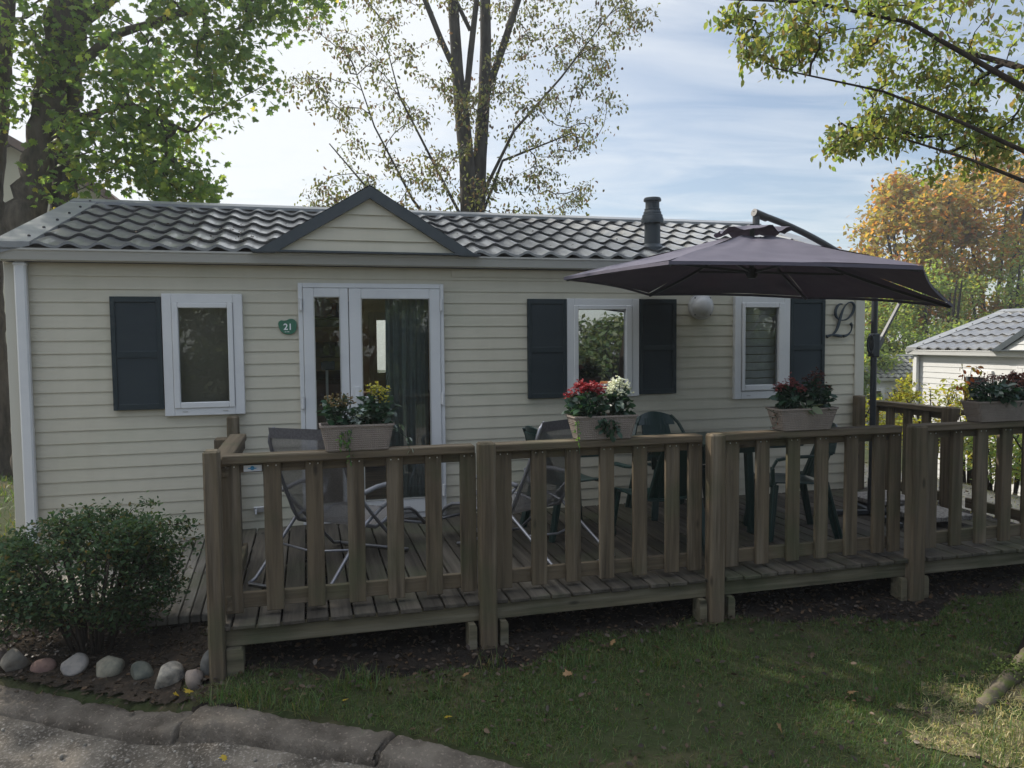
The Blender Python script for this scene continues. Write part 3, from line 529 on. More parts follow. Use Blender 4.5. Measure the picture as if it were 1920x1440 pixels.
    hx = [(0.90, 1.46, 1.10, 1.82)] + [(a + .04, b - .04, 1.12, 1.8) for a, b in ADDED_REARW]
    siding_rows(mb, XL + .06, XR - .06, 0.0, 2.13, hx, y=yo, pitch=0.71, proud=0.0)
    for xx in (XL + .06, 3.6, XR - .06): pl([(xx, yi, 0), (xx, yo, 0), (xx, yo, 2.13), (xx, yi, 2.13)])
    siding_rows(mb, XL + .06, XR - .06, 0.0, 2.13, HOLES, y=0.03, pitch=0.71, proud=0.0)
    part('interior_wall', mb, 'interior_beige', h)
    mb = MB(); mb.frame(0.80, 1.56, 1.0, 1.92, 0.06, yo - 0.03, DEP + 0.03); mb.frame(0.86, 1.5, 1.06, 1.86, 0.045, yo - 0.045, DEP + 0.02); bw = part('window', mb, 'cream_trim', h, bevel=0.004, label='cream rear window seen through the door')
    for a_, b_ in ADDED_REARW: mb = MB(); mb.frame(a_, b_, 1.08, 1.84, 0.05, yo - 0.03, DEP + 0.03); part('window', mb, 'cream_trim', h, bevel=0.004)
    mb = MB(); mb.box(0.905, 1.455, DEP - 0.02, DEP - 0.014, 1.105, 1.815); part('pane', mb, 'glass_plain', bw)
    mb = MB(); mb.box(-1.06, -0.55, 0.075, 0.08, 0.98, 1.9); mb.box(2.3, 2.93, 0.16, 0.165, 1.0, 1.9); part('blackout_blind', mb, 'blackout', h)
    mb = MB()
    n = 10
    for i in range(n):
        z0 = 1.06 + i * 0.078; mb.add([(4.06, 0.07, z0), (4.47, 0.07, z0), (4.47, 0.052, z0 + 0.072), (4.06, 0.052, z0 + 0.072), (4.06, 0.072, z0 - 0.004), (4.47, 0.072, z0 - 0.004)], [(0, 1, 2, 3)])
    part('blind', mb, 'blind_white', w3)
    return h
home = build_home()
# contents seen through the door glass
mb = MB(); n = 70
cv = []
for i in range(n + 1):
    t_ = i / n; x_ = 0.655 + 0.375 * t_; y_ = 0.15 + 0.028 * math.sin(t_ * 26) + 0.012 * math.sin(t_ * 61 + 1)
    cv += [(x_, y_, 0.03), (x_ * 1.0 + 0.004 * math.sin(t_ * 9), y_, 1.0), (x_ + 0.01, y_ * 0.9 + 0.01, 1.95)]
mb.add(cv, [q for i in range(n) for q in ((i * 3, i * 3 + 3, i * 3 + 4, i * 3 + 1), (i * 3 + 1, i * 3 + 4, i * 3 + 5, i * 3 + 2))])
solo('curtain', mb, 'curtain_grey', 'dark grey curtain hanging in folds behind the wide glass door leaf', 'curtain', smooth=True)
sh = thing('shelf_unit', 'dark wooden shelf unit seen through the narrow left door pane', 'shelf', (0.15, 1.9, 0))
mb = MB(); mb.box(-0.3, -0.27, 1.7, 2.05, 0.0, 1.95); mb.box(0.42, 0.45, 1.7, 2.05, 0, 1.95); mb.box(-0.27, 0.42, 2.03, 2.05, 0, 1.95); part('carcass', mb, 'shelf_wood', sh)
mb = MB()
for z_ in (0.1, 0.5, 0.9, 1.2, 1.5, 1.78): mb.box(-0.27, 0.42, 1.7, 2.03, z_, z_ + 0.025)
part('shelf', mb, 'shelf_wood', sh)
for (x0, x1, z0, h_, mt, lab) in ((-0.2, 0.34, 1.526, 0.16, 'carton_orange', 'orange box on the upper shelf inside the door'), (-0.22, 0.36, 1.226, 0.13, 'carton_tan', 'tan box on the middle shelf inside the door'), (-0.24, 0.33, 0.926, 0.2, 'brown_cloth', 'brown basket on a lower shelf inside the door'), (-0.2, 0.3, 1.806, 0.12, 'carton_orange', 'orange brown box on top of the shelf inside the door')):
    mb = MB(); mb.box(x0, x1, 1.73, 1.98, z0, z0 + h_); mb.box(x0 - 0.006, x1 + 0.006, 1.724, 1.986, z0 + h_ * 0.72, z0 + h_ + 0.004); solo('storage_box', mb, mt, lab, 'box', bevel=0.006)
br = thing('broom', 'broom with blue head standing upside down behind the narrow door pane', 'broom', (0.15, 0.3, 0))
mb = MB(); mb.tube([(0.15, 0.3, 0.02), (0.16, 0.33, 1.28)], 0.012, 8); part('handle', mb, 'opal', br)
mb = MB(); mb.box(0.11, 0.23, 0.31, 0.35, 1.28, 1.36); part('head', mb, 'broom_blue', br, bevel=0.01)
mb = MB(); mb.lathe([(0.02, 1.98), (0.09, 1.95), (0.12, 1.90), (0.12, 1.86), (0.09, 1.81), (0.03, 1.785)], 0.125, 1.3, 20); mb.tube([(0.125, 1.3, 1.97), (0.125, 1.3, 2.13)], 0.01, 6)
solo('globe_lamp', mb, 'opal', 'round white globe lamp hanging inside behind the narrow door pane', 'lamp', smooth=True)
mb = MB(); mb.box(0.55, 1.65, 2.6, 3.3, 0.42, 0.5); mb.box(0.55, 1.65, 3.3, 3.5, 0.3, 0.88); mb.box(0.55, 1.65, 2.6, 3.4, 0.02, 0.42)
solo('bench_sofa', mb, 'brown_cloth', 'brown sofa inside the room under the rear window', 'sofa', bevel=0.02)

# things fixed on the facade
lp = thing('wall_lamp', 'round grey bulkhead lamp on the siding left of the narrow right window', 'wall lamp', (3.612, -0.02, 1.83))
mb = MB(); N_ = 36
def disc(mb, cx, cz, prof, n=36):
    vs = [(cx + r * math.cos(2 * PI * k / n), y_, cz + r * math.sin(2 * PI * k / n)) for r, y_ in prof for k in range(n)]
    fs = [(i * n + k, i * n + (k + 1) % n, (i + 1) * n + (k + 1) % n, (i + 1) * n + k) for i in range(len(prof) - 1) for k in range(n)]; fs.append(tuple((len(prof) - 1) * n + k for k in range(n))); mb.add(vs, fs)
disc(mb, 3.612, 1.832, [(0.122, -0.005), (0.125, -0.05), (0.118, -0.062), (0.105, -0.064)]); part('base', mb, 'lamp_plastic', lp, smooth=False)
mb = MB(); disc(mb, 3.612, 1.832, [(0.108, -0.06), (0.106, -0.075), (0.095, -0.10), (0.075, -0.118), (0.045, -0.13), (0.015, -0.134)]); part('lens', mb, 'lamp_plastic', lp, smooth=True)
for k in range(4):
    t_ = PI / 4 + k * PI / 2; mb = MB(); disc(mb, 3.612 + 0.112 * math.cos(t_), 1.832 + 0.112 * math.sin(t_), [(0.007, -0.06), (0.006, -0.069)], 8); part('screw', mb, 'screw', lp)
sg = thing('number_sign', 'green blob shaped plaque with white number 21 left of the door', 'sign', (-0.153, -0.015, 1.59))
pts = [(-0.225, 1.70), (-0.205, 1.712), (-0.18, 1.708), (-0.16, 1.712), (-0.14, 1.722), (-0.118, 1.724), (-0.098, 1.716), (-0.085, 1.70), (-0.081, 1.67), (-0.086, 1.635), (-0.10, 1.61), (-0.125, 1.597), (-0.155, 1.594), (-0.185, 1.602), (-0.208, 1.62), (-0.224, 1.65), (-0.229, 1.68)]
mb = MB(); mb.prism(pts[::-1], (-0.022, -0.014)); part('plaque', mb, 'sign_green', sg, bevel=0.002)
def text_mesh(txt, size, name):
    cu_ = bpy.data.curves.new(name, 'FONT'); cu_.body = txt; cu_.size = size; cu_.extrude = 0.0015; cu_.align_x = 'CENTER'; cu_.align_y = 'CENTER'; cu_.offset = 0.0012
    ob = bpy.data.objects.new(name, cu_); C.objects.link(ob); dg = bpy.context.evaluated_depsgraph_get(); me = bpy.data.meshes.new_from_object(ob.evaluated_get(dg)); bpy.data.objects.remove(ob); bpy.data.curves.remove(cu_); return me
me = text_mesh('21', 0.072, 'digits'); mb = MB(); mb.add([(v.co.x - 0.152, -0.024 - v.co.z, v.co.y + 1.655) for v in me.vertices], [tuple(p.vertices) for p in me.polygons]); part('digits', mb, 'sign_white', sg)
mb = MB()
for q in (-0.175, -0.16, -0.147): disc(mb, q, 1.616, [(0.004, -0.022), (0.003, -0.0235)], 8)
part('small_mark', mb, 'sign_white', sg)
# script letter L
def bez(P, n=14):
    P = [Vector(p) for p in P]; o_ = []
    for i in range(0, len(P) - 3, 3):
        for k in range(n):
            t_ = k / n; o_.append((1 - t_) ** 3 * P[i] + 3 * (1 - t_) ** 2 * t_ * P[i + 1] + 3 * (1 - t_) * t_ * t_ * P[i + 2] + t_ ** 3 * P[i + 3])
    o_.append(P[-1]); return o_
def Lp(zx, zy): return (1500 + zx / 4.8, 540 + zy / 4.8)
def l_pt(zx, zy):   # measured letter outline, in facade metres
    return (5.178 + (zx - 360) * 0.001135 - 0.0, -0.03, 1.86 - (zy - 150) * 0.001115)
strokes = [[(362, 150), (330, 140), (296, 170), (290, 215), (285, 262), (320, 292), (360, 294), (420, 298), (475, 240), (482, 180), (486, 140), (455, 125), (420, 140), (370, 165), (350, 240), (330, 310), (315, 370), (290, 430), (205, 442)],
           [(205, 442), (230, 415), (290, 428), (340, 436), (400, 446), (450, 420), (460, 370), (464, 345), (458, 330), (448, 324)]]
mb = MB()
for si, st in enumerate(strokes):
    pl_ = bez(st_ := [l_pt(*q) for q in st], 10); n = len(pl_)
    wr = [0.006 + 0.009 * abs(math.sin(PI * (i / n) * (3 if si == 0 else 1.6))) ** 1.2 for i in range(n)]
    mb.tube(pl_, wr, 8)
mb.tube([l_pt(215, 436), l_pt(203, 444)], [0.016, 0.014], 10)
solo('letter_sign', mb, 'letter_blue', 'large dark blue script letter L on the siding beside the right corner', 'letter', smooth=True)
for (x_, z_, lab) in ((-0.42, 0.155, 'small metal wall tap low on the siding left of the door'), (1.76, 0.14, 'small white outdoor socket low on the siding right of the door')):
    mb = MB(); mb.box(x_ - 0.04, x_ + 0.04, -0.045, -0.012, z_ - 0.022, z_ + 0.022); mb.tube([(x_ - 0.02, -0.045, z_), (x_ - 0.02, -0.085, z_), (x_ - 0.02, -0.09, z_ - 0.03)], 0.009, 8); solo('wall_tap' if x_ < 0 else 'wall_socket', mb, 'steel' if x_ < 0 else 'white_pvc', lab, 'tap' if x_ < 0 else 'socket', bevel=0.004)

# second and third homes (same model), standing lower down to the right
h2 = copy_tree(home, None, skip=('chimney', 'shutter', 'interior_ceiling')); h2.rotation_euler = (0, 0, -PI / 2); h2.location = (10.67, 5.01, -0.96)
tag(h2, 'pale mobile home at the right edge, lower down beyond the yellow shrubs', 'mobile home')
h3 = copy_tree(home, None, skip=('chimney', 'shutter', 'interior_ceiling', 'door', 'gable')); h3.rotation_euler = (0, 0, -0.35); h3.location = (17.0, 15.5, -2.1)
tag(h3, 'distant mobile home mostly hidden behind the bushes right of the parasol pole', 'mobile home')
pm('siding_white', (0.50, 0.50, 0.49), 0.5, 0.35)
for hh in (h2, h3):
    for ch in hh.children:
        if ch.name.split('.')[0] in ('wall', 'corner_trim', 'end_wall', 'gutter', 'gable', 'downpipe'):
            ch.data = ch.data.copy(); ch.data.materials.clear(); ch.data.materials.append(MATS['siding_white'])

# ------------------------------------------------------------ deck
FE, RX = -2.30, 5.50
dk = thing('wooden_deck', 'weathered grey brown plank deck raised along the front of the cream home', 'deck', (2.4, -1.1, -0.3))
mb = MB(); x = -0.56; pit = 0.130; rr = random.Random(3)
while x < RX:
    e = FE + rr.uniform(-0.012, 0.012); mb.box(x, min(x + 0.119, RX), e, -0.03, -0.026 + rr.uniform(-0.002, 0.002), rr.uniform(-0.003, 0.002)); x += pit
part('deck_boards', mb, 'deck_wood', dk, bevel=0.004)
mb = MB()
mb.box(-0.56, RX, FE + 0.03, FE + 0.075, -0.125, -0.028)
for y_ in (-1.65, -1.1, -0.55, -0.1): mb.box(-0.52, RX - 0.02, y_ - 0.022, y_ + 0.022, -0.125, -0.028)
mb.box(-0.558, -0.515, FE + 0.08, -0.05, -0.125, -0.029); mb.box(RX - 0.045, RX - 0.002, FE + 0.08, -0.05, -0.125, -0.029)
part('beam', mb, 'beam_wood', dk, bevel=0.004)
for (x_, wd_) in ((-0.42, 0.09), (0.90, 0.05), (1.09, 0.05), (2.40, 0.05), (2.60, 0.05), (3.93, 0.05), (4.11, 0.05), (5.35, 0.09)):
    mb = MB(); g0 = gz(x_, FE) - 0.12; mb.prism([(x_ - wd_ / 2, g0), (x_ + wd_ / 2, g0), (x_ + wd_ / 2, -0.15), (x_ + wd_ / 2 - 0.012, -0.127), (x_ - wd_ / 2, -0.127)], (FE - 0.005, FE + 0.10)); part('support_leg', mb, 'beam_wood', dk, bevel=0.003)
for x_ in (0.6, 2.2, 3.8, 5.2):
    mb = MB(); mb.box(x_ - 0.1, x_ + 0.1, -1.3, -1.1, gz(x_, -1.2) - 0.1, -0.127); part('concrete_block', mb, 'concrete_pad', dk, bevel=0.01)
mb = MB()
for k in range(9): mb.box(-1.5 + 0.0, -0.6, 0, 0, 0, 0) if False else None
rmp = thing('wooden_ramp', 'ribbed wooden boards of the ramp between the shrub and the deck end', 'ramp', (-0.9, -0.75, gz(-0.9, -0.75)))
mb = MB()
for k in range(7): 
    x_ = -1.02 + k * 0.066; mb.add([(x_, -1.5, gz(-1, -1.5) + 0.10), (x_ + 0.058, -1.5, gz(-1, -1.5) + 0.10), (x_ + 0.058, -0.12, -0.03), (x_, -0.12, -0.03), (x_, -1.5, gz(-1, -1.5) + 0.05), (x_ + 0.058, -1.5, gz(-1, -1.5) + 0.05), (x_ + 0.058, -0.12, -0.08), (x_, -0.12, -0.08)], [(0, 1, 2, 3), (4, 7, 6, 5), (0, 4, 5, 1), (1, 5, 6, 2), (2, 6, 7, 3), (3, 7, 4, 0)])
part('boards', mb, 'ramp_wood', rmp, bevel=0.004)
mb = MB(); mb.box(-1.02, -0.57, -1.45, -1.38, -0.3, gz(-1, -1.5) + 0.048); part('bearer', mb, 'beam_wood', rmp)

def railing(name, label, posts, bays, yfront, cap_z, axis='x', extra=None):
    """posts: (a0,a1,ztop,zbot); bays: (a0,a1,[baluster centres]); along x at y=yfront, or along y at x=yfront"""
    T = (lambda x, y, z: (x, y, z))
    r_ = thing(name, label, 'railing', (posts[0][0], yfront, 0) if axis == 'x' else (yfront, posts[0][0], 0))
    def bx(a0, a1, d0, d1, z0, z1):
        mb = MB()
        if axis == 'x': mb.box(a0, a1, yfront + d0, yfront + d1, z0, z1)
        else: mb.box(yfront + d0, yfront + d1, a0, a1, z0, z1)
        return mb
    wr = 'wood_x' if axis == 'x' else 'wood_y'
    for (a0, a1, zt, zb) in posts:
        mb = bx(a0, a1, -0.11, -0.02, zb, zt - 0.008)
        part('post', mb, 'wood_z', r_, bevel=0.012)
    for (a0, a1, bal) in bays:
        part('top_rail', bx(a0, a1, -0.005, 0.105, cap_z - 0.048, cap_z), wr, r_, bevel=0.006)
        part('upper_rail', bx(a0 + 0.002, a1 - 0.002, 0.062, 0.095, cap_z - 0.105, cap_z - 0.05), wr, r_, bevel=0.004)
        part('lower_rail', bx(a0 + 0.002, a1 - 0.002, 0.062, 0.095, 0.045, 0.132), wr, r_, bevel=0.004)
        for b in bal:
            wd_ = 0.048; bp = part('baluster', bx(b - wd_, b + wd_, 0.03, 0.06, 0.028, cap_z - 0.0495), 'wood_z', r_, bevel=0.004)
            if axis == 'x':
                for q in (-0.022, 0.022): mb = MB(); disc(mb, b + q, cap_z - 0.066, [(0.0045, yfront + 0.0305), (0.003, yfront + 0.0275)], 8); part('screw', mb, 'screw_bright', bp)
    return r_
cz = 0.915
front = railing('deck_railing', 'long front railing of the deck with flower boxes standing on it', [(-0.551, -0.467, 0.97, -0.34), (0.943, 1.045, 0.948, -0.36), (2.434, 2.539, 0.938, -0.36), (3.964, 4.082, 0.931, -0.36), (5.46, 5.56, 0.93, -0.36)],
    [(-0.465, 0.941, [-0.428 + 0.0, -0.207, 0.019, 0.249, 0.472, 0.698, 0.905]), (1.047, 2.432, [1.125, 1.346, 1.567, 1.79, 2.015, 2.24, 2.40]), (2.541, 3.962, [2.67, 2.895, 3.128, 3.35, 3.585, 3.81, 3.94]), (4.084, 5.458, [4.25, 4.47, 4.69, 4.91, 5.13, 5.35])], -2.22, cz)
mb = MB()
tg = thing('railing_tag', 'small white and blue label plate under the left end of the front rail', 'label', (-0.31, -2.165, 0.83))
mb.box(-0.358, -0.262, -2.172, -2.164, 0.818, 0.852); part('plate', mb, 'tag_white', tg)
mb = MB(); mb.box(-0.335, -0.29, -2.1745, -2.1725, 0.832, 0.838); disc(mb, -0.312, 0.836, [(0.012, -2.1728), (0.011, -2.1752)], 12); part('emblem', mb, 'tag_blue', tg)
side_r = railing('deck_railing', 'dark right side railing running from the house corner behind the parasol pole', [(-1.26, -1.16, 0.93, -0.3), (-0.13, -0.03, 0.95, -0.2)], [(-2.2, -1.262, [-2.1, -1.87, -1.64, -1.41]), (-1.158, -0.132, [-1.06, -0.835, -0.61, -0.385, -0.17])], 5.42, 0.90, 'y')
side_l = railing('deck_railing', 'short left side railing leading from the corner post towards the house', [(-1.02, -0.93, 0.88, -0.3), (-0.14, -0.04, 0.95, -0.2)], [(-2.2, -1.02, [-2.12, -1.9, -1.68, -1.46, -1.24, -1.06])], -0.53, 0.90, 'y')

# ------------------------------------------------------------ vegetation helpers
def leaf_shape(kind):
    if kind == 'maple':
        o_ = [(0, 0), (0.10, 0.16), (0.36, 0.06), (0.30, 0.24), (0.52, 0.40), (0.34, 0.46), (0.40, 0.66), (0.17, 0.60), (0.0, 1.0)]
        L2 = np.array(o_); left = L2 * [-1, 1]
        v = np.zeros((16, 3)); v[:9, :2] = L2; v[9:16, :2] = left[1:8]; v[:, 2] = -0.22 * np.abs(v[:, 0])
        f = [(0, 1, 2, 3), (0, 3, 4, 5), (0, 5, 6, 7), (0, 7, 8, 8), (0, 10, 9, 9), ]
        # build as two n-gons flattened into quads fans
        r_ = list(range(0, 9)); l_ = [8] + list(range(15, 8, -1)) + [0]
        f = []
        for ring in (r_,):
            f += [(0, 1, 2, 3), (0, 3, 4, 5), (0, 5, 6, 7)]
        f += [(0, 7, 8, 15), (0, 15, 14, 13), (0, 13, 12, 11), (0, 11, 10, 9)]
        return v, np.array(f)
    if kind == 'oval':
        v = np.array([(0, 0, 0), (0.24, 0.3, 0.06), (0.22, 0.68, 0.05), (0, 1, -0.06), (-0.22, 0.68, 0.05), (-0.24, 0.3, 0.06), (0, 0.5, -0.03)], float)
        return v, np.array([(0, 1, 2, 6), (6, 2, 3, 4), (0, 6, 4, 5)])
    if kind == 'quad':
        v = np.array([(0, 0, 0), (0.33, 0.45, 0.05), (0, 1, 0), (-0.33, 0.45, 0.05)], float); return v, np.array([(0, 1, 2, 3)])
    if kind == 'petal':
        v = np.array([(0, 0, 0), (0.45, 0.5, 0.1), (0, 1, 0.2), (-0.45, 0.5, 0.1)], float); return v, np.array([(0, 1, 2, 3)])
def scatter(base, f, pos, scale, yaw, pitch, roll):
    """instances of a base shape whose axis is +y; pitch>0 raises the tip"""
    n = len(pos); cy, sy = np.cos(yaw), np.sin(yaw); cp, sp = np.cos(pitch), np.sin(pitch); cr_, sr = np.cos(roll), np.sin(roll)
    V = base[None] * np.asarray(scale).reshape(-1, 1, 1)
    x, y, z = V[..., 0], V[..., 1], V[..., 2]
    x, z = x * cr_[:, None] + z * sr[:, None], -x * sr[:, None] + z * cr_[:, None]
    y, z = y * cp[:, None] - z * sp[:, None], y * sp[:, None] + z * cp[:, None]
    x, y = x * cy[:, None] - y * sy[:, None], x * sy[:, None] + y * cy[:, None]
    P = np.stack([x, y, z], -1) + pos[:, None, :]
    F = f[None] + (np.arange(n) * len(base))[:, None, None]
    return P.reshape(-1, 3), F.reshape(-1, f.shape[1])
def leaf_mesh(name, kind, pos, size, droop=0.5, sz_var=0.35):
    b, f = leaf_shape(kind); n = len(pos)
    s = size * (1 + sz_var * (rng.random(n) * 2 - 1))
    P, F = scatter(b, f, pos, s, rng.random(n) * 2 * PI, -droop + rng.normal(0, 0.55, n), rng.normal(0, 0.6, n))
    return fast_mesh(name, P, F, f.shape[1])
def ell_points(n, c, r, shell=0.5):
    u = rng.normal(size=(n, 3)); u /= np.linalg.norm(u, axis=1)[:, None]; k = (shell + (1 - shell) * rng.random(n)) ** (1 / 2.0); return np.array(c) + u * k[:, None] * np.array(r)
def skeleton(limbs, targets, step=0.16, up=0.25, rtip=0.004, rexp=0.5):
    """limbs: list of [(x,y,z,r),...]; grows a branch to every target from the nearest existing wood"""
    N, par, rad, chains = [], [], [], []
    for lb in limbs:
        lb = [np.array(q, float) for q in lb]; prev = -1
        if len(lb[0]) == 4:
            if N:
                d = np.linalg.norm(np.array(N)[:, :3] - lb[0][:3], axis=1); j = int(d.argmin()); prev = j if d[j] < 0.6 else -1
        pts = []
        for a, b in zip(lb[:-1], lb[1:]):
            k = max(2, int(np.linalg.norm(b[:3] - a[:3]) / step)); pts += [a + (b - a) * i / k for i in range(k)]
        pts.append(lb[-1])
        for q in pts: N.append(q[:3]); rad.append(q[3]); par.append(prev); prev = len(N) - 1
    nl = len(N); NA = np.zeros((nl + len(targets) * 40, 3)); NA[:nl] = np.array(N); cnt = nl
    d0 = np.array([np.min(np.linalg.norm(NA[:nl] - t_, axis=1)) for t_ in targets]); order = np.argsort(d0); tips = []
    for ti in order:
        t_ = targets[ti]; dv = NA[:cnt] - t_; d = np.linalg.norm(dv, axis=1) + up * 2.2 * np.maximum(0, dv[:, 2] + 0.35 * np.linalg.norm(dv[:, :2], axis=1) * 1.0 * (np.arange(cnt) < nl)); j = int(d.argmin())
        a = NA[j]; L_ = np.linalg.norm(t_ - a); k = int(min(38, max(2, L_ / step)))
        pj = par[j]; dirp = (a - NA[pj]) if pj >= 0 else np.array([0, 0, 1.0]); dirp = dirp / (np.linalg.norm(dirp) + 1e-9)
        m_ = a + dirp * L_ * 0.3 + (t_ - a) * 0.3 + rng.normal(0, 0.05 * L_, 3); prev = j
        for i in range(1, k + 1):
            s = i / k; q = (1 - s) ** 2 * a + 2 * (1 - s) * s * m_ + s * s * t_
            NA[cnt] = q; par.append(prev); rad.append(0); prev = cnt; cnt += 1
        tips.append((prev, k))
    load = np.zeros(cnt)
    for tp, k in tips: load[tp] += 1
    for i in range(cnt - 1, nl - 1, -1):
        load[par[i]] += load[i]
    R_ = np.array(rad + [0] * (cnt - len(rad)), float)
    for i in range(nl, cnt): R_[i] = rtip * max(1, load[i]) ** rexp
    return NA[:cnt], par, R_, tips, nl, limbs
def build_tree(name, label, cat, loc, limbs, targets, leaves_per, leaf_kind, leaf_size, leaf_mat, bark, spread=0.16, droop=0.5, group=None, along=0.7, step=0.16, rtip=0.004, rexp=0.5, up=0.25, extra=None, noisy=0.0, names=('trunk', 'crown')):
    NA, par, R_, tips, nl, _ = skeleton(limbs, targets, step, up, rtip, rexp)
    r_ = thing(name, label, cat, loc, group); mb = MB()
    for lb in limbs:
        pts = []; rr_ = []
        for a, b in zip(lb[:-1], lb[1:]):
            k = max(2, int(math.dist(a[:3], b[:3]) / 0.12))
            for i in range(k):
                q = [a[c] + (b[c] - a[c]) * i / k for c in range(4)]; j = noisy * q[3]; pts.append((q[0] + rng.normal(0, j * .35), q[1] + rng.normal(0, j * .35), q[2])); rr_.append(q[3] * (1 + rng.normal(0, noisy * .35)))
        pts.append(lb[-1][:3]); rr_.append(lb[-1][3]); mb.tube(pts, rr_, 12)
    seen = set(range(nl))
    for tp, k in sorted(tips, key=lambda q: q[0]):
        ch = [tp]; i = tp
        while i not in seen and par[i] >= 0: seen.add(i); i = par[i]; ch.append(i)
        ch = ch[::-1]; rr_ = [R_[q] for q in ch]; rr_[0] = rr_[1] if len(rr_) > 1 else rr_[0]
        mb.tube([NA[q] for q in ch], rr_, 6 if max(rr_) > 0.012 else 4, cap=False)
    part(names[0], mb, bark, r_, smooth=True)
    P = []
    for tp, k in tips:
        kk = max(2, int(k * along)); nd = []; i = tp
        for _ in range(kk):
            nd.append(i); i = par[i]
            if i < nl: break
        nd = np.array(nd); n = rng.poisson(leaves_per); pick = nd[np.minimum((np.abs(rng.normal(0, 0.45, n)) * len(nd)).astype(int), len(nd) - 1)]
        P.append(NA[pick] + rng.normal(0, spread, (n, 3)) * [1, 1, 0.75] - [0, 0, spread * 0.3])
    P = np.concatenate(P); o0 = org(r_)
    if extra is not None: P = np.concatenate([P, extra])
    if callable(leaf_size): leaf_size = leaf_size(P)
    me = leaf_mesh(names[1], leaf_kind, P - np.array(o0), leaf_size, droop); link(names[1], me, leaf_mat, r_)
    return r_

# ------------------------------------------------------------ trees
def T(*blobs): return np.concatenate([ell_points(n, c, r, s) for n, c, r, s in blobs])
g = gz(-3.2, 4)
build_tree('maple_tree', 'big green maple with several mossy trunks rising behind the left end of the roof', 'tree', (-3.3, 4, g),
    [[(-3.25, 4.0, g - .1, .30), (-3.22, 4.0, 1.2, .25), (-3.25, 4.0, 2.4, .22), (-3.32, 4.0, 3.0, .235), (-3.15, 4.0, 3.5, .185), (-2.98, 4.05, 4.5, .17), (-2.8, 4.1, 5.6, .15), (-2.7, 4.2, 7.0, .11), (-2.5, 4.3, 8.6, .05)],
     [(-3.1, 4.15, 1.8, .16), (-2.93, 4.2, 3.0, .16), (-2.86, 4.25, 4.0, .15), (-2.75, 4.3, 5.4, .14), (-2.45, 4.3, 7.0, .10), (-2.0, 4.2, 8.6, .05)],
     [(-3.2, 4.0, 2.2, .14), (-3.62, 3.95, 3.2, .17), (-3.75, 3.9, 4.2, .13), (-3.35, 3.8, 5.3, .10), (-3.2, 3.7, 6.6, .07)],
     [(-2.95, 4.05, 4.6, .07), (-2.2, 3.7, 5.2, .05), (-1.2, 3.4, 5.5, .03)], [(-2.75, 4.2, 5.4, .08), (-1.6, 3.9, 6.3, .055), (-0.2, 3.4, 6.5, .03)], [(-2.85, 4.2, 4.3, .05), (-2.0, 3.6, 4.4, .035), (-1.3, 3.2, 4.0, .02)]],
    T((70, (-1.6, 3.4, 4.4), (0.75, 1.0, 0.75), .2), (70, (-2.2, 3.6, 5.4), (1.3, 1.2, 0.9), .2), (80, (-1.0, 3.4, 5.6), (0.9, 1.0, 0.9), .2), (60, (-0.1, 3.2, 6.0), (0.62, .9, 0.62), .2), (40, (-2.0, 3.8, 6.7), (1.4, 1.2, 0.8), .2),
      (45, (-2.2, 3.3, 3.9), (0.7, 0.8, 0.55), .2), (34, (-1.35, 3.2, 3.45), (0.35, 0.7, 0.28), .2), (60, (-3.4, 3.6, 5.2), (0.9, 1.0, 1.3), .3), (5, (-3.9, 3.6, 4.4), (0.4, 0.6, 0.4), .2), (22, (-0.75, 3.2, 4.75), (0.45, 0.6, 0.45), .2), (7, (-2.6, 3.3, 3.5), (0.25, 0.4, 0.3), .3)),
    22, 'maple', 0.086, 'maple_leaf', 'bark_brown', 0.135, 0.75, rtip=0.0035, noisy=0.22)
g = gz(-4.3, 6)
build_tree('trunk_tree', 'old rough brown tree standing at the extreme left edge beside the house corner', 'tree', (-3.95, 4.6, g),
    [[(-3.93, 4.6, g - .1, .24), (-3.9, 4.6, 0.8, .17), (-3.92, 4.6, 2.2, .17), (-3.86, 4.6, 3.4, .15), (-3.7, 4.6, 4.6, .13), (-3.5, 4.5, 6.2, .1), (-3.5, 4.5, 7.6, .05)], [(-3.8, 4.6, 3.8, .1), (-4.8, 4.5, 5.4, .08), (-6.2, 4.4, 6.8, .04), (-7.5, 4.3, 7.0, .02)], [(-5.2, 4.5, 5.9, .07), (-6.0, 4.3, 7.4, .05), (-6.3, 4.2, 8.4, .03)]],
    T((150, (-5.9, 4.2, 6.9), (1.9, 1.9, 1.1), .15), (70, (-4.7, 4.2, 7.35), (1.0, 1.4, 0.6), .15), (120, (-6.3, 4.2, 8.5), (1.1, 1.6, 0.9), .15), (110, (-2.7, 4.3, 7.25), (1.5, 1.5, 0.45), .15), (60, (-7.6, 4.2, 6.3), (1.6, 1.8, 1.1), .15), (12, (-4.3, 4.4, 5.1), (.7, .7, .5), .2)), 30, 'maple', 0.098, 'maple_leaf', 'bark_brown', 0.17, 0.75, noisy=0.15)
g = gz(2.6, 6)
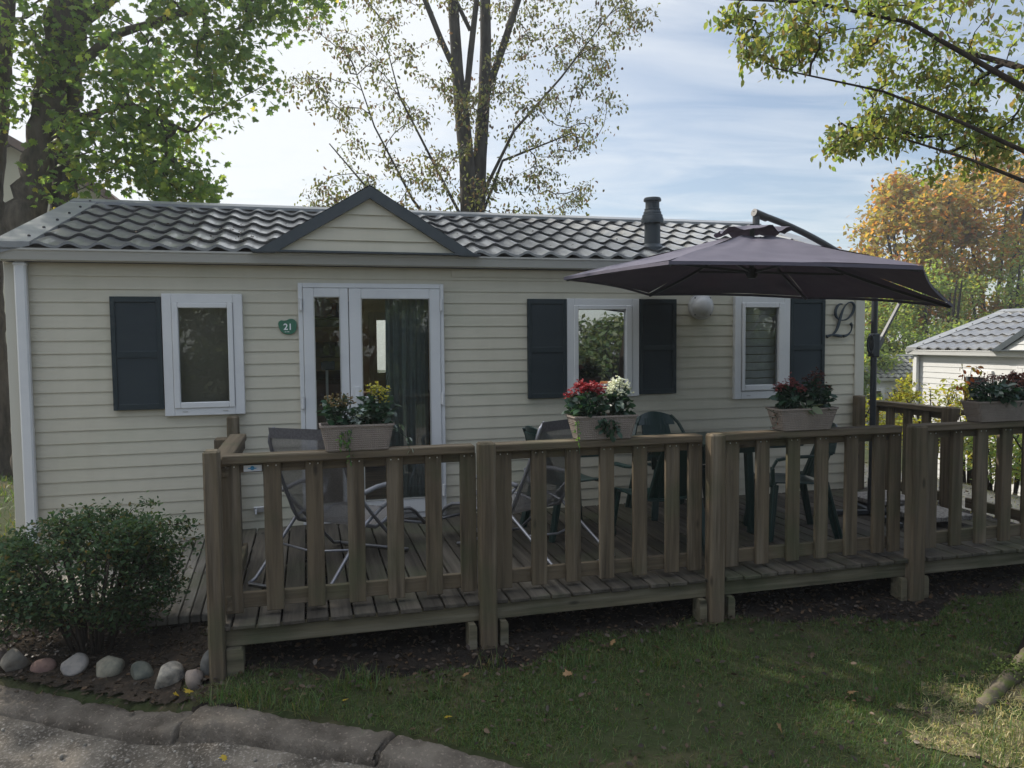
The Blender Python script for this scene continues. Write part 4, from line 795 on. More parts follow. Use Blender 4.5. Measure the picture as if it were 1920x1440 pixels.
lim = [[(2.60, 6, g - .1, .21), (2.60, 6, 2.2, .17), (2.63, 6, 3.6, .155), (2.62, 6, 4.4, .15), (2.55, 6, 5.2, .145), (2.48, 6, 5.9, .115), (2.42, 6, 7.0, .10), (2.4, 6, 8.6, .05)],
       [(2.74, 6.05, 2.0, .15), (2.80, 6.05, 3.6, .14), (2.85, 6.05, 4.6, .135), (2.93, 6.05, 5.5, .12), (2.97, 6.05, 6.4, .11), (2.98, 6.1, 7.4, .10), (3.0, 6.1, 9, .05)],
       [(2.95, 6.05, 5.55, .075), (3.25, 5.95, 6.4, .07), (3.55, 5.9, 7.3, .06), (3.9, 5.8, 8.6, .03)],
       [(2.60, 6, 5.35, .06), (2.68, 5.9, 6.2, .06), (2.80, 5.85, 7.2, .05), (2.6, 5.8, 8.4, .03)],
       [(2.50, 6, 5.8, .06), (2.2, 5.95, 6.4, .055), (1.85, 5.9, 7.2, .05), (1.4, 5.8, 8.2, .03)], [(2.7, 6, 6.6, .04), (2.3, 5.9, 7.3, .04), (1.9, 5.8, 7.5, .02)],
       [(2.9, 6, 4.0, .035), (3.4, 5.9, 5.0, .028), (4.2, 5.8, 5.9, .02), (5.2, 5.6, 7.2, .008)], [(2.9, 6, 3.7, .03), (3.2, 5.9, 4.5, .025), (4.4, 5.8, 5.0, .01)],
       [(2.55, 6, 3.5, .032), (2.1, 5.9, 4.3, .026), (1.5, 5.8, 5.4, .015), (1.3, 5.8, 6.2, .008)], [(2.52, 6, 2.8, .03), (1.7, 5.9, 3.8, .025), (1.1, 5.8, 4.9, .015), (0.8, 5.8, 5.8, .008)], [(2.5, 6, 2.5, .03), (1.2, 5.9, 3.7, .022), (0.4, 5.8, 4.6, .01)]]
lim = [[(a, b, c, r * .86) for a, b, c, r in l_] for l_ in lim]
build_tree('thin_tree', 'slender twin trunked tree with sparse reddish leaves rising behind the roof ridge', 'tree', (2.6, 6, g), lim,
    T((75, (3.9, 5.8, 5.6), (1.35, 1.3, 1.15), .35), (50, (4.3, 5.8, 6.9), (1.2, 1.2, 0.8), .35), (80, (1.5, 5.8, 5.2), (1.35, 1.3, 1.25), .35), (40, (0.9, 5.8, 6.6), (0.9, 1.1, 0.8), .3), (45, (1.6, 5.8, 3.9), (1.35, 1.0, 0.5), .3), (40, (3.7, 5.8, 4.0), (1.0, 1.0, 0.5), .3), (44, (2.8, 5.8, 7.6), (2.0, 1.2, .8), .2), (14, (0.25, 5.7, 3.75), (0.4, 0.4, 0.3), .3), (16, (5.2, 5.6, 6.9), (0.5, 0.4, 0.5), .3), (10, (0.0, 5.7, 5.4), (0.35, 0.4, 0.3), .3)),
    34, 'oval', 0.062, 'autumn_mid', 'bark_grey', 0.095, 0.8, rtip=0.0032, rexp=0.42, along=0.8)
# near tree: trunk just outside the right edge, boughs reach in over the deck
gN = gz(4.0, -3.3)
nl_ = [[(4.2, -3.33, gN - .15, .36), (4.21, -3.33, gN + .1, .28), (4.33, -3.3, 0.5, .21), (4.42, -3.25, 1.8, .19), (4.5, -3.2, 3.0, .17), (4.6, -3.0, 4.5, .13), (4.7, -2.8, 6.5, .07)],
       [(4.48, -3.2, 2.55, .05), (4.25, -3.0, 2.9, .035), (4.0, -2.8, 3.15, .03), (3.7, -2.5, 3.5, .022), (3.2, -2.2, 3.7, .02), (2.7, -2.0, 3.75, .008)],
       [(4.46, -3.2, 2.35, .04), (4.2, -2.95, 2.6, .026), (3.9, -2.7, 2.85, .02), (3.6, -2.4, 3.1, .014), (3.0, -2.1, 3.3, .008)],
       [(4.46, -3.15, 2.25, .03), (4.1, -2.6, 2.65, .016), (3.9, -2.2, 2.88, .011), (3.62, -1.95, 2.9, .006)],
       [(4.48, -3.1, 2.9, .06), (4.55, -2.5, 3.3, .04), (4.6, -1.8, 3.7, .02)], [(4.52, -3.1, 3.6, .07), (3.6, -2.6, 4.3, .04), (2.9, -2.4, 4.8, .02)]]
nl_ = [nl_[0]] + [[(a, b, c, r * .55) for a, b, c, r in l_] for l_ in nl_[1:]]
build_tree('near_tree', 'near tree at the right edge with leafy boughs hanging in from the top right corner', 'tree', (4.16, -3.33, gN), nl_,
    T((46, (3.35, -2.2, 3.55), (0.62, .5, 0.28), .2), (20, (3.03, -2.1, 3.55), (0.30, .35, 0.2), .2), (46, (4.1, -2.3, 3.55), (0.6, .6, 0.42), .2), (44, (4.25, -2.1, 3.15), (0.5, .5, 0.27), .2), (24, (3.9, -2.05, 2.98), (0.30, .35, 0.15), .2), (9, (3.62, -1.95, 2.87), (0.15, .2, 0.07), .3), (26, (4.5, -2.2, 2.82), (0.34, .4, 0.22), .2), (5, (2.76, -2.0, 3.68), (0.1, .1, 0.08), .2), (30, (4.4, -2.8, 4.9), (1.0, 1.0, 0.6), .2), (30, (4.75, -2.4, 3.3), (0.4, .6, 0.5), .2)),
    30, 'oval', 0.046, 'near_leaf', 'bark_dark', 0.05, 0.7, rtip=0.0022, step=0.1)
nt_root = bpy.data.objects['near_tree']
mb = MB()
def rp(x, y, dz): return (x, y, gz(x, y) + dz)
for pts_, rs_ in (([rp(4.05, -3.25, .12), rp(3.85, -3.29, .09), rp(3.68, -3.34, .065), rp(3.52, -3.41, .05), rp(3.39, -3.47, .045), rp(3.25, -3.54, .03), rp(3.12, -3.61, .012), rp(2.98, -3.68, -.03)], [.085, .055, .046, .040, .034, .028, .02, .008]),
                  ([rp(4.1, -3.4, .08), rp(3.88, -3.47, .05), rp(3.74, -3.52, .03), rp(3.6, -3.6, -.01), rp(3.52, -3.66, -.03)], [.07, .05, .04, .03, .02]),
                  ([rp(4.1, -3.2, .06), rp(3.9, -3.12, .0), rp(3.75, -3.1, -.02)], [.06, .03, .02]), ([rp(4.1, -3.55, .06), rp(3.95, -3.75, .02), rp(3.85, -3.9, -.02)], [.08, .045, .02])):
    P2, R2 = [], []
    for q in range(len(pts_) - 1):
        for k in range(4):
            u = k / 4; a_ = Vector(pts_[q]).lerp(Vector(pts_[q + 1]), u); P2.append(a_ + Vector((rng.normal(0, .003), rng.normal(0, .004), -0.042 + rng.normal(0, .002)))); R2.append((rs_[q] * (1 - u) + rs_[q + 1] * u) * (1 + rng.normal(0, .035)))
    mb.tube(P2, R2, 12)
mb.v = [(x + .006 * math.sin(61 * y + 47 * z) , y + .006 * math.sin(53 * x + 71 * z + 1), z + .009 * math.sin(38 * x + 29 * y) * math.sin(67 * y + 13 * x)) for x, y, z in mb.v]
part('root', mb, 'root_bark', nt_root, smooth=True)
# moss tufts on the root
b, f = leaf_shape('quad'); n = 420
mc = np.array([rp(3.72, -3.34, .085)]) + rng.normal(0, 1, (n, 3)) * [.09, .045, .014] + np.outer(rng.normal(0, 1, n) * 0.0, [1, 1, 1]); P, F = scatter(b, f, mc - np.array(org(nt_root)), 0.016 * np.ones(n), rng.random(n) * 6.3, rng.random(n) * 1.4, rng.normal(0, .5, n)); o_ = link('moss', fast_mesh('moss', P, F, 4), 'moss', nt_root); o_['kind'] = 'stuff'

# wood beyond the homes on the right
def crown_tree(name, label, x, y, zt, r, rz, mat, n, lsz, bark='bark_grey', group=None, stems=4, kind='quad', zc=None, cl=46):
    g = gz(x, y); zc = zc or zt - rz; lm = []
    for k in range(stems):
        a = rng.random() * 2 * PI; q = 0.5 * r
        lm.append([(x + .15 * math.cos(a), y + .15 * math.sin(a), g - .1, 0.13), (x + .35 * q * math.cos(a), y + .35 * q * math.sin(a), g + (zc - g) * .55, .10), (x + q * math.cos(a), y + q * math.sin(a), zc + rz * .2, .06), (x + 1.2 * q * math.cos(a), y + 1.2 * q * math.sin(a), zc + rz * .7, .025)])
    build_tree(name, label, 'tree', (x, y, g), lm, ell_points(cl, (x, y, zc), (r, r, rz), .35), n // cl, kind, lsz, mat, bark, r * 0.12, 0.4, group, along=0.9, step=0.35, rtip=0.012, rexp=0.4)
crown_tree('autumn_tree', 'broad orange autumn tree at the right, its left flank against the sky', 26.2, 22, 8.9, 2.9, 3.6, 'orange_leaf', 13000, 0.23, cl=110, stems=6)
crown_tree('autumn_tree', 'taller orange and yellow tree further right behind the hanging bough', 31.0, 22.5, 10.6, 3.7, 4.6, 'orange_leaf', 14000, 0.24, cl=120, stems=6)
crown_tree('autumn_tree', 'low yellow green tree between the parasol tip and the orange tree', 22.9, 21, 4.4, 1.8, 2.6, 'orange_leaf', 4500, 0.22, cl=50)
k = 0
for (x, y, zt, r, rz, mt, lab) in ((20.6, 18.5, 3.4, 2.0, 2.4, 'green_leaf', 'feathery green bush behind the parasol pole'), (24.0, 18.5, 4.6, 2.2, 3.2, 'green_leaf', 'tall feathery green bush above the pale home roof'), (28.0, 19, 5.4, 2.4, 3.6, 'green_leaf', 'large green bush at the right edge above the second roof'), (18.3, 16.5, 2.2, 1.6, 2.0, 'green_leaf', 'mixed green bush beside the house corner'), (22.5, 16.5, 2.2, 1.7, 2.0, 'green_leaf', 'rounded light green bush left of the second roof'), (26.0, 16.5, 3.0, 1.9, 2.4, 'green_leaf', 'green bush close behind the second roof verge'), (15.5, 13.5, 1.2, 1.2, 1.3, 'green_leaf', 'low green bush just right of the house corner'), (19.6, 13.5, 1.1, 1.3, 1.3, 'lime_leaf', 'low yellow green bush under the feathery bushes')):
    crown_tree('bush_tree', lab, x, y, zt, r, rz, mt, 7500, 0.14, 'bark_dark', 'bushes beyond the second home', kind='quad', cl=60)
def shrub(name, label, x, y, z1, r, mat, ntwig, lv, lsz, bark='bark_dark', kind='oval', cat='shrub', stems=7, lean=1.0, group=None, gz0=None):
    g = gz(x, y) if gz0 is None else gz0; lm = []
    for k in range(stems):
        a = rng.random() * 2 * PI; q = r * lean * (0.3 + .5 * rng.random())
        lm.append([(x + .05 * math.cos(a), y + .05 * math.sin(a), g - .03, 0.016), (x + .4 * q * math.cos(a), y + .4 * q * math.sin(a), g + (z1 - g) * .45, .012), (x + q * math.cos(a), y + q * math.sin(a), g + (z1 - g) * .85, .006)])
    return build_tree(name, label, cat, (x, y, g), lm, ell_points(ntwig, (x, y, g + (z1 - g) * .62), (r, r, (z1 - g) * .4), .3), lv, kind, lsz, mat, bark, 0.06, 0.2, group, along=0.8, step=0.12, rtip=0.0025, names=('stems', 'foliage'))
shrub('yellow_shrub', 'thin yellow green shrub between the parasol pole and the pale home', 8.6, 2.4, 0.95, 0.75, 'lime_leaf', 90, 16, 0.065, stems=12)
shrub('yellow_shrub', 'open twiggy yellow shrub in front of the pale home wall', 8.6, 1.75, 0.95, 0.55, 'lime_leaf', 60, 10, 0.06, stems=14)
shrub('yellow_shrub', 'small yellow shrub against the house corner behind the deck railing', 7.4, 2.6, 0.75, 0.5, 'lime_leaf', 50, 16, 0.06, stems=8)
shrub('leafy_shrub', 'green leafy shrub beyond the right side railing seen through its balusters', 7.4, -0.4, 0.72, 0.45, 'green_leaf', 70, 14, 0.05, stems=8)
shrub('leafy_shrub', 'taller leafy shrub behind the right side railing before the pale home', 7.7, 0.5, 0.55, 0.55, 'green_leaf', 90, 16, 0.055, stems=10)
shrub('leafy_shrub', 'leafy shrub low against the pale home wall at the right edge', 8.5, 1.0, 0.6, 0.6, 'lime_leaf', 90, 16, 0.055, stems=10)
# clipped shrub by the left end of the house
cx_, cy_ = -1.28, -1.62; g = gz(cx_, cy_)
lm = []
for k in range(26):
    a = rng.random() * 2 * PI; q = 0.5 * (0.25 + .75 * rng.random()); lm.append([(cx_ + .1 * math.cos(a), cy_ + .08 * math.sin(a), g - .03, 0.011), (cx_ + .55 * q * math.cos(a), cy_ + .5 * q * math.sin(a), g + .3, .008), (cx_ + 1.0 * q * math.cos(a), cy_ + .8 * q * math.sin(a), g + .62, .004)])
tg_ = T((230, (cx_ - .02, cy_, g + .50), (.53, .42, .32), .45), (70, (cx_ + .12, cy_, g + .68), (.32, .32, .16), .3), (50, (cx_ - .38, cy_ - .05, g + .36), (.22, .3, .2), .4), (36, (cx_ + .30, cy_ - .02, g + .36), (.2, .26, .24), .3), (12, (cx_ + .1, cy_, g + .80), (.45, .35, .06), .2), (10, (cx_ + .48, cy_, g + .66), (.12, .2, .14), .2))
build_tree('clipped_shrub', 'dense dark green clipped shrub in the soil bed before the left end of the house', 'shrub', (cx_, cy_, g), lm, tg_, 42, 'oval', 0.029, 'shrub_leaf', 'bark_dark', 0.042, -0.3, along=0.8, step=0.07, rtip=0.0018, names=('stems', 'foliage'))
# big pale house far behind on the left, and the small white one seen through the rear window
bh = thing('pale_house', 'tall cream gabled house behind the maple trunks at the left', 'house', (-8, 14, gz(-8, 14)))
g = gz(-8, 14)
mb = MB(); mb.prism([(-10.5, g), (-3.6, g), (-3.6, 3.9), (-4.6, 5.0), (-6.6, 6.15), (-10.5, 4.4)], (14, 20)); part('wall', mb, 'render_cream', bh)
mb = MB(); mb.prism([(-3.3, 3.75), (-3.3, 3.9), (-4.55, 5.2), (-6.6, 6.38), (-10.8, 4.5), (-10.8, 4.3), (-6.6, 6.18), (-4.62, 5.03)], (13.7, 20.3)); part('roof', mb, 'roof_tile_brown', bh)
wh = thing('white_house', 'small white house with grey roof seen through the rear window', 'house', (4.5, 12, gz(4.5, 12)))
mb = MB(); mb.box(3.2, 6.5, 12.0, 15, gz(4, 12) - .3, 1.75); part('wall', mb, 'white_render', wh)
mb = MB(); mb.prism([(11.7, 1.70), (13.5, 2.5), (15.3, 1.70), (15.3, 1.76), (13.5, 2.58), (11.7, 1.76)], (3.0, 6.7), 'x'); part('roof', mb, 'slab_grey', wh)
shrub('window_shrub', 'yellow green shrub under the white house seen through the rear window', 2.55, 7.6, 1.15, 0.5, 'lime_leaf', 60, 14, 0.07)
# behind the photographer: what the windows reflect
for k in range(11):
    hx_ = -13 + k * 3.7; top_ = 3.9 if hx_ < 7 else (2.2 if hx_ < 13.5 else 4.2)
    crown_tree('hedge_tree', 'dark hedge tree behind the photographer, mirrored in the window', hx_, -24 - 1.5 * (k % 2), top_ + .3 * (k % 3), 2.6, (top_ + 0.6) * .58, 'hedge_leaf', 9000, 0.24, 'bark_dark', 'hedge trees behind the photographer', cl=70)
sw = thing('seesaw', 'red and green playground seesaw reflected in the window', 'playground toy', (9.6, -17, -0.5))
mb = MB(); mb.box(7.6, 10.8, -17.1, -16.9, -0.05, 0.1); part('plank', mb, 'carton_orange', sw)
mb = MB(); mb.prism([(8.9, -0.55), (9.7, -0.55), (9.3, -0.05)], (-17.2, -16.8)); part('stand', mb, 'sign_green', sw)

# ------------------------------------------------------------ parasol
hexv = [Vector(q) for q in ((1.951, -0.89, 2.019), (2.144, -2.314, 2.007), (3.515, -2.855, 1.946), (4.645, -1.935, 1.765), (4.423, -0.509, 1.902), (3.074, -0.03, 1.951))]
apex = Vector((3.285, -1.41, 2.335)); PX, PY = 4.66, -1.10
um = thing('cantilever_parasol', 'dark plum hexagonal parasol on a cantilever arm over the deck', 'parasol', (PX, PY, 0))
mb = MB(); NS = 26; NU = 24
vs = []; 
for k in range(6):
    A, B = hexv[k], hexv[(k + 1) % 6]
    for i in range(NS + 1):
        s = 0.14 + 0.86 * i / NS
        for j in range(NU + 1):
            u = j / NU; e = A.lerp(B, u); e = e + (apex - e) * (0.035 * math.sin(PI * u)) * s
            p = apex.lerp(e, s); sag = -0.012 * math.sin(PI * s) * math.sin(PI * u) - 0.0 * math.sin(PI * s) + 0.004 * math.sin(9 * s + 5 * u + k) + 0.003 * math.sin(21 * u + 7 * s * math.sin(3 * u) + 2 * k) * math.sin(PI * s) + 0.0022 * math.sin(34 * s - 12 * u + k) * math.sin(PI * u)
            vs.append((p.x, p.y, p.z + sag))
fs = []
for k in range(6):
    o_ = k * (NS + 1) * (NU + 1)
    for i in range(NS):
        for j in range(NU): q = o_ + i * (NU + 1) + j; fs.append((q, q + NU + 1, q + NU + 2, q + 1))
mb.add(vs, fs); cp = part('canopy', mb, 'canopy_plum', um, smooth=True)
bpy.context.view_layer.objects.active = cp
import bmesh
bm = bmesh.new(); bm.from_mesh(cp.data); bmesh.ops.remove_doubles(bm, verts=bm.verts, dist=0.0005); bm.to_mesh(cp.data); bm.free()
# hem round the rim
mb = MB()
for k in range(6):
    A, B = hexv[k], hexv[(k + 1) % 6]; pts_ = []
    for j in range(13): u = j / 12; e = A.lerp(B, u); e = e + (apex - e) * (0.035 * math.sin(PI * u)); pts_.append(e)
    for a_, b_ in zip(pts_[:-1], pts_[1:]): mb.add([a_, b_, b_ - Vector((0, 0, .022)), a_ - Vector((0, 0, .022))], [(0, 1, 2, 3)])
part('hem', mb, 'canopy_plum', cp)
mb = MB(); vs = []; n = 48
for i in range(5):
    for k in range(n):
        a = 2 * PI * k / n; rr_ = 0.05 + 0.055 * i * (1 + 0.10 * math.sin(6 * a)); vs.append((apex.x + rr_ * math.cos(a), apex.y + rr_ * math.sin(a), apex.z + 0.045 - 0.012 * i + (0.015 * math.sin(7 * a + 1) + .010 * math.sin(11 * a)) * (i / 4) ** 1.5))
mb.add(vs, [(i * n + k, (i + 1) * n + k, (i + 1) * n + (k + 1) % n, i * n + (k + 1) % n) for i in range(4) for k in range(n)]); part('vent_cap', mb, 'canopy_plum', cp, smooth=True)
hub = apex - Vector((0, 0, 0.30))
for k in range(6):
    V = hexv[k]; a_ = apex.lerp(V, 0.06) - Vector((0, 0, .02)); pts_ = [apex.lerp(V, s) + Vector((0, 0, -0.026 - 0.03 * math.sin(PI * s))) for s in np.linspace(0.06, 0.985, 8)]
    mb = MB()
    for q0, q1 in zip(pts_[:-1], pts_[1:]): mb.bar(q0, q1, 0.014, 0.02)
    rb = part('rib', mb, 'pole_metal', um)
    mb = MB(); mb.bar(hub + (V - hub).normalized() * 0.03, apex.lerp(V, 0.46) - Vector((0, 0, .07)), 0.012, 0.018); part('strut', mb, 'pole_metal', rb)
mb = MB(); mb.lathe([(0.03, hub.z - 0.05), (0.045, hub.z - 0.03), (0.045, hub.z + 0.02), (0.02, hub.z + 0.03), (0.018, apex.z + 0.06)], hub.x, hub.y, 14); part('hub', mb, 'pole_metal', um)
top = Vector((3.335, -1.40, 2.475)); endp = Vector((4.985, -1.03, 1.835))
mb = MB(); dirh = (endp - top)
cv_ = []
for i in range(15):
    s = i / 14; p = top.lerp(endp, s); p.z = top.z - (top.z - endp.z) * (0.45 * s + 0.55 * s * s) if True else p.z; cv_.append(p)
mb.tube(cv_[0:1] + cv_, [0.02] + [0.025] * 15, 12); part('arm', mb, 'arm_metal', um, smooth=True)
mb = MB(); mb.tube([(top.x - .01, top.y, apex.z + 0.03), (top.x - .01, top.y, top.z + 0.02)], 0.026, 12); mb.tube([top + Vector((-.035, -.008, .008)), top + dirh.normalized() * 0.1 + Vector((0, 0, 0.012))], 0.031, 12); part('elbow', mb, 'arm_metal', um)
mb = MB(); mb.tube([(PX, PY, 0.02), (PX, PY, 1.2), (PX, PY, 2.02)], 0.026, 16); mb.tube([(PX, PY, 0.02), (PX, PY, 0.32)], 0.031, 16); part('pole', mb, 'pole_metal', um, smooth=False)
mb = MB(); mb.bar((PX + .02, PY + .01, 1.42), endp, 0.03, 0.022); mb.bar((PX + .0, PY, 1.40), (PX + .1, PY + .03, 1.52), 0.05, 0.05); part('brace', mb, 'arm_metal', um, bevel=0.003)
mb = MB(); mb.bar((PX, PY, 1.36), (PX, PY, 1.56), 0.07, 0.07); part('slider', mb, 'pole_metal', um, bevel=0.008)
mb = MB(); tor = [(PX - .06 + 0.03 * math.cos(t_), PY - .03, 1.47 + 0.075 * math.sin(t_)) for t_ in np.linspace(0, 2 * PI, 16)]; mb.tube(tor, 0.009, 8); part('crank_handle', mb, 'pole_metal', um)
for a_ in (0, PI / 2, PI, 3 * PI / 2):
    c_, s_ = math.cos(a_ - 0.25), math.sin(a_ - 0.25); mb = MB(); mb.bar((PX + .03 * c_, PY + .03 * s_, 0.025), (PX + .5 * c_, PY + .5 * s_, 0.025), 0.045, 0.04); part('foot', mb, 'pole_metal', um, bevel=0.004)
for (x0, x1, y0, y1, lab) in ((4.70, 5.16, -1.66, -1.22, 'grey pebble-dash slab weighting the parasol base near the front rail'), (4.78, 5.22, -1.02, -0.60, 'grey pebble-dash slab weighting the parasol base near the house')):
    mb = MB(); mb.box(x0, x1, y0, y1, 0.048, 0.09); solo('ballast_slab', mb, 'slab_grey', lab, 'slab', 'slabs on the parasol base', bevel=0.006)

# ------------------------------------------------------------ deck furniture
def local_part(name, mb, mat, parent, **k):   # built around the local origin of an unrotated parent
    me = bpy.data.meshes.new(name); me.from_pydata(mb.v, [], mb.f); me.update(); return link(name, me, mat, parent, (0, 0, 0), k.get('smooth', False), k.get('bevel', 0))
def build_lounger(label):
    r_ = thing('garden_recliner', label, 'recliner', (0, 0, 0), 'grey sling recliners on the deck')
    # faces +y : back leans towards -y
    def sp(t):   # side profile of the sling (y,z)
        P_ = [(-0.42, 0.98), (-0.40, 0.86), (-0.28, 0.60), (-0.14, 0.32), (0.02, 0.27), (0.30, 0.33), (0.52, 0.30), (0.72, 0.14)]
        i = min(int(t * (len(P_) - 1)), len(P_) - 2); u = t * (len(P_) - 1) - i; return (P_[i][0] * (1 - u) + P_[i + 1][0] * u, P_[i][1] * (1 - u) + P_[i + 1][1] * u)
    n = 36; prof = [sp(i / n) for i in range(n + 1)]
    def sl(t0, t1, wd, mat, nm, th=0.004):
        mb = MB(); pr = [p for i, p in enumerate(prof) if t0 <= i / n <= t1]; vs = []
        for (y_, z_) in pr:
            t_ = (z_ - 0.9) / 0.08
            w_ = wd * (1 - 0.10 * max(0, min(1, t_)) ** 2)
            for x_ in (-w_, -w_ * .5, 0, w_ * .5, w_): vs.append((x_, y_ + 0.012 * (1 - (x_ / wd) ** 2) * -1, z_))
        mb.add(vs, [(i * 5 + j, i * 5 + j + 1, (i + 1) * 5 + j + 1, (i + 1) * 5 + j) for i in range(len(pr) - 1) for j in range(4)]); return local_part(nm, mb, mat, r_, smooth=True)
    sl(0.0, 0.55, 0.255, 'sling_grey', 'back_sling'); sl(0.55, 1.0, 0.255, 'sling_grey', 'seat_sling')
    mb = MB(); pr = prof[:4]; mb.add([(x_, y_ - 0.014, z_ + 0.004) for (y_, z_) in pr for x_ in (-.25, -.12, 0, .12, .25)], [(i * 5 + j, i * 5 + j + 1, (i + 1) * 5 + j + 1, (i + 1) * 5 + j) for i in range(len(pr) - 1) for j in range(4)]); local_part('head_band', mb, 'sling_band', r_, smooth=True)
    for s_ in (-1, 1):
        mb = MB(); mb.tube([(s_ * (0.265 - (0.05 if i == 0 else 0.012 if i == 1 else 0)), y_, z_) for i, (y_, z_) in enumerate(prof[::2])], 0.013, 8); local_part('frame', mb, 'tube_grey', r_, smooth=True)
        mb = MB(); mb.tube([(s_ * 0.29, 0.40, 0.02), (s_ * 0.29, 0.32, 0.04), (s_ * 0.29, -0.05, 0.36), (s_ * 0.29, -0.22, 0.52)], 0.012, 8); mb.tube([(s_ * 0.28, -0.62, 0.015), (s_ * 0.28, -0.56, 0.03), (s_ * 0.28, -0.14, 0.33), (s_ * 0.28, 0.15, 0.42)], 0.012, 8); local_part('leg', mb, 'tube_grey', r_, smooth=True)
        mb = MB(); mb.tube([(s_ * 0.30, -0.24, 0.54), (s_ * 0.31, -0.05, 0.56), (s_ * 0.31, 0.2, 0.55), (s_ * 0.30, 0.26, 0.52), (s_ * 0.29, 0.22, 0.44), (s_ * 0.285, 0.05, 0.40)], 0.017, 8); local_part('armrest', mb, 'armrest_grey', r_, smooth=True)
    for pts_, rr_ in (([(-0.28, -0.62, 0.015), (0, -0.64, 0.012), (0.28, -0.62, 0.015)], 0.011), ([(-0.29, 0.40, 0.02), (0.29, 0.40, 0.02)], 0.011), ([(-0.28, -0.32, 0.20), (0, -0.34, 0.17), (0.28, -0.32, 0.20)], 0.008), ([(-0.265, 0.72, 0.14), (0.265, 0.72, 0.14)], 0.012)):
        mb = MB(); mb.tube(pts_, rr_, 8); local_part('crossbar', mb, 'tube_grey', r_, smooth=True)
    return r_
l1 = build_lounger('grey sling recliner left of the door, its back to the left railing bay'); l1.location = (0.20, -1.26, 0); l1.rotation_euler = (0, 0, math.radians(-36))
l2 = copy_tree(l1); l2['label'] = 'grey sling recliner behind the second railing bay, angled to the left'; l2.location = (1.50, -1.26, 0); l2.rotation_euler = (0, 0, math.radians(30))
def build_chair(label):
    r_ = thing('plastic_chair', label, 'chair', (0, 0, 0), 'green plastic chairs round the table')   # faces +y
    mb = MB(); n = 10; vs = []
    for i in range(n + 1):
        for j in range(n + 1):
            x_ = (-1 + 2 * j / n) * (0.20 + 0.025 * i / n); y_ = -0.2 + 0.42 * i / n; vs.append((x_, y_, 0.43 - 0.018 * (1 - (x_ / .22) ** 2) + 0.015 * (i / n) - (0.03 if i == n else 0)))
    mb.add(vs, [(i * (n + 1) + j, i * (n + 1) + j + 1, (i + 1) * (n + 1) + j + 1, (i + 1) * (n + 1) + j) for i in range(n) for j in range(n)]); s_ = local_part('seat', mb, 'plastic_green', r_, smooth=True); sm = s_.modifiers.new('thick', 'SOLIDIFY'); sm.thickness = 0.01
    # back: outer hoop, top panel and slats
    def bp(u, z): return (0.225 * u * (1 - 0.25 * max(0, (z - .6) / .26)), -0.2 - 0.16 * (z - .43) / .43 + 0.05 * u * u, z)
    mb = MB()
    for k in range(9):
        u = -0.62 + 1.24 * k / 8; a_, b_ = bp(u, 0.44), bp(u * .95, 0.80); mb.bar(a_, b_, 0.024, 0.008, up=(0, 1, 0))
    vs = []
    for i in range(4):
        for j in range(13):
            u = -0.95 + 1.9 * j / 12; z = 0.745 + 0.115 * i / 3 * (1 - 0.35 * u * u) ; vs.append(bp(u, z))
    mb.add(vs, [(i * 13 + j, i * 13 + j + 1, (i + 1) * 13 + j + 1, (i + 1) * 13 + j) for i in range(3) for j in range(12)]); bk = local_part('backrest', mb, 'plastic_green', r_, smooth=False); sm = bk.modifiers.new('thick', 'SOLIDIFY'); sm.thickness = 0.012
    for s_ in (-1, 1):
        mb = MB(); pts_ = [bp(s_ * 0.9, 0.83), bp(s_ * 1.12, 0.76), (s_ * 0.255, -0.22, 0.66), (s_ * 0.275, -0.1, 0.645), (s_ * 0.28, 0.1, 0.64), (s_ * 0.275, 0.2, 0.62), (s_ * 0.265, 0.23, 0.56), (s_ * 0.25, 0.22, 0.43)]
        for a_, b_ in zip(pts_[:-1], pts_[1:]): mb.bar(a_, b_, 0.05, 0.018)
        local_part('armrest', mb, 'plastic_green', r_, bevel=0.004)
        for y0, y1 in ((0.2, 0.25), (-0.2, -0.30)):
            mb = MB(); mb.bar((s_ * 0.215, y0, 0.44), (s_ * 0.265, y1, 0.0), 0.06, 0.022, up=(0, 1, 0)); mb.bar((s_ * 0.205, y0 * .92, 0.42), (s_ * 0.25, y1 * .96, 0.0), 0.022, 0.05, up=(0, 1, 0)); local_part('leg', mb, 'plastic_green', r_, bevel=0.003)
    return r_
c0 = build_chair('green plastic chair against the house wall, its top showing over the rail'); c0.location = (3.06, -0.50, 0); c0.rotation_euler = (0, 0, PI)
for (x, y, a, lab) in ((2.40, -1.60, 0.05, 'green plastic chair on the near side of the table, back to the railing'), (3.62, -1.42, 1.35, 'green plastic chair at the right end of the table'), (2.0, -0.85, -1.4, 'green plastic chair at the left end of the table')):
    c = copy_tree(c0); c.location = (x, y, 0); c.rotation_euler = (0, 0, a); c['label'] = lab
tb = thing('plastic_table', 'dark green plastic table behind the third railing bay', 'table', (2.85, -1.05, 0))
mb = MB(); mb.prism([(2.26, -1.34), (2.36, -1.42), (3.34, -1.42), (3.44, -1.34), (3.44, -0.78), (3.34, -0.70), (2.36, -0.70), (2.26, -0.78)], (0.705, 0.73), 'z'); part('tabletop', mb, 'plastic_green', tb, bevel=0.005)
for y0 in (-1.36, -0.78): mb = MB(); mb.box(2.34, 3.36, y0, y0 + .02, 0.64, 0.704); part('apron', mb, 'plastic_green', tb)
for x in (2.38, 3.32):
    for y in (-1.32, -0.80): mb = MB(); mb.bar((x, y, 0.704), (x + (x - 2.85) * .05, y + (y + 1.05) * .1, 0), 0.055, 0.055); part('leg', mb, 'plastic_green', tb, bevel=0.006)

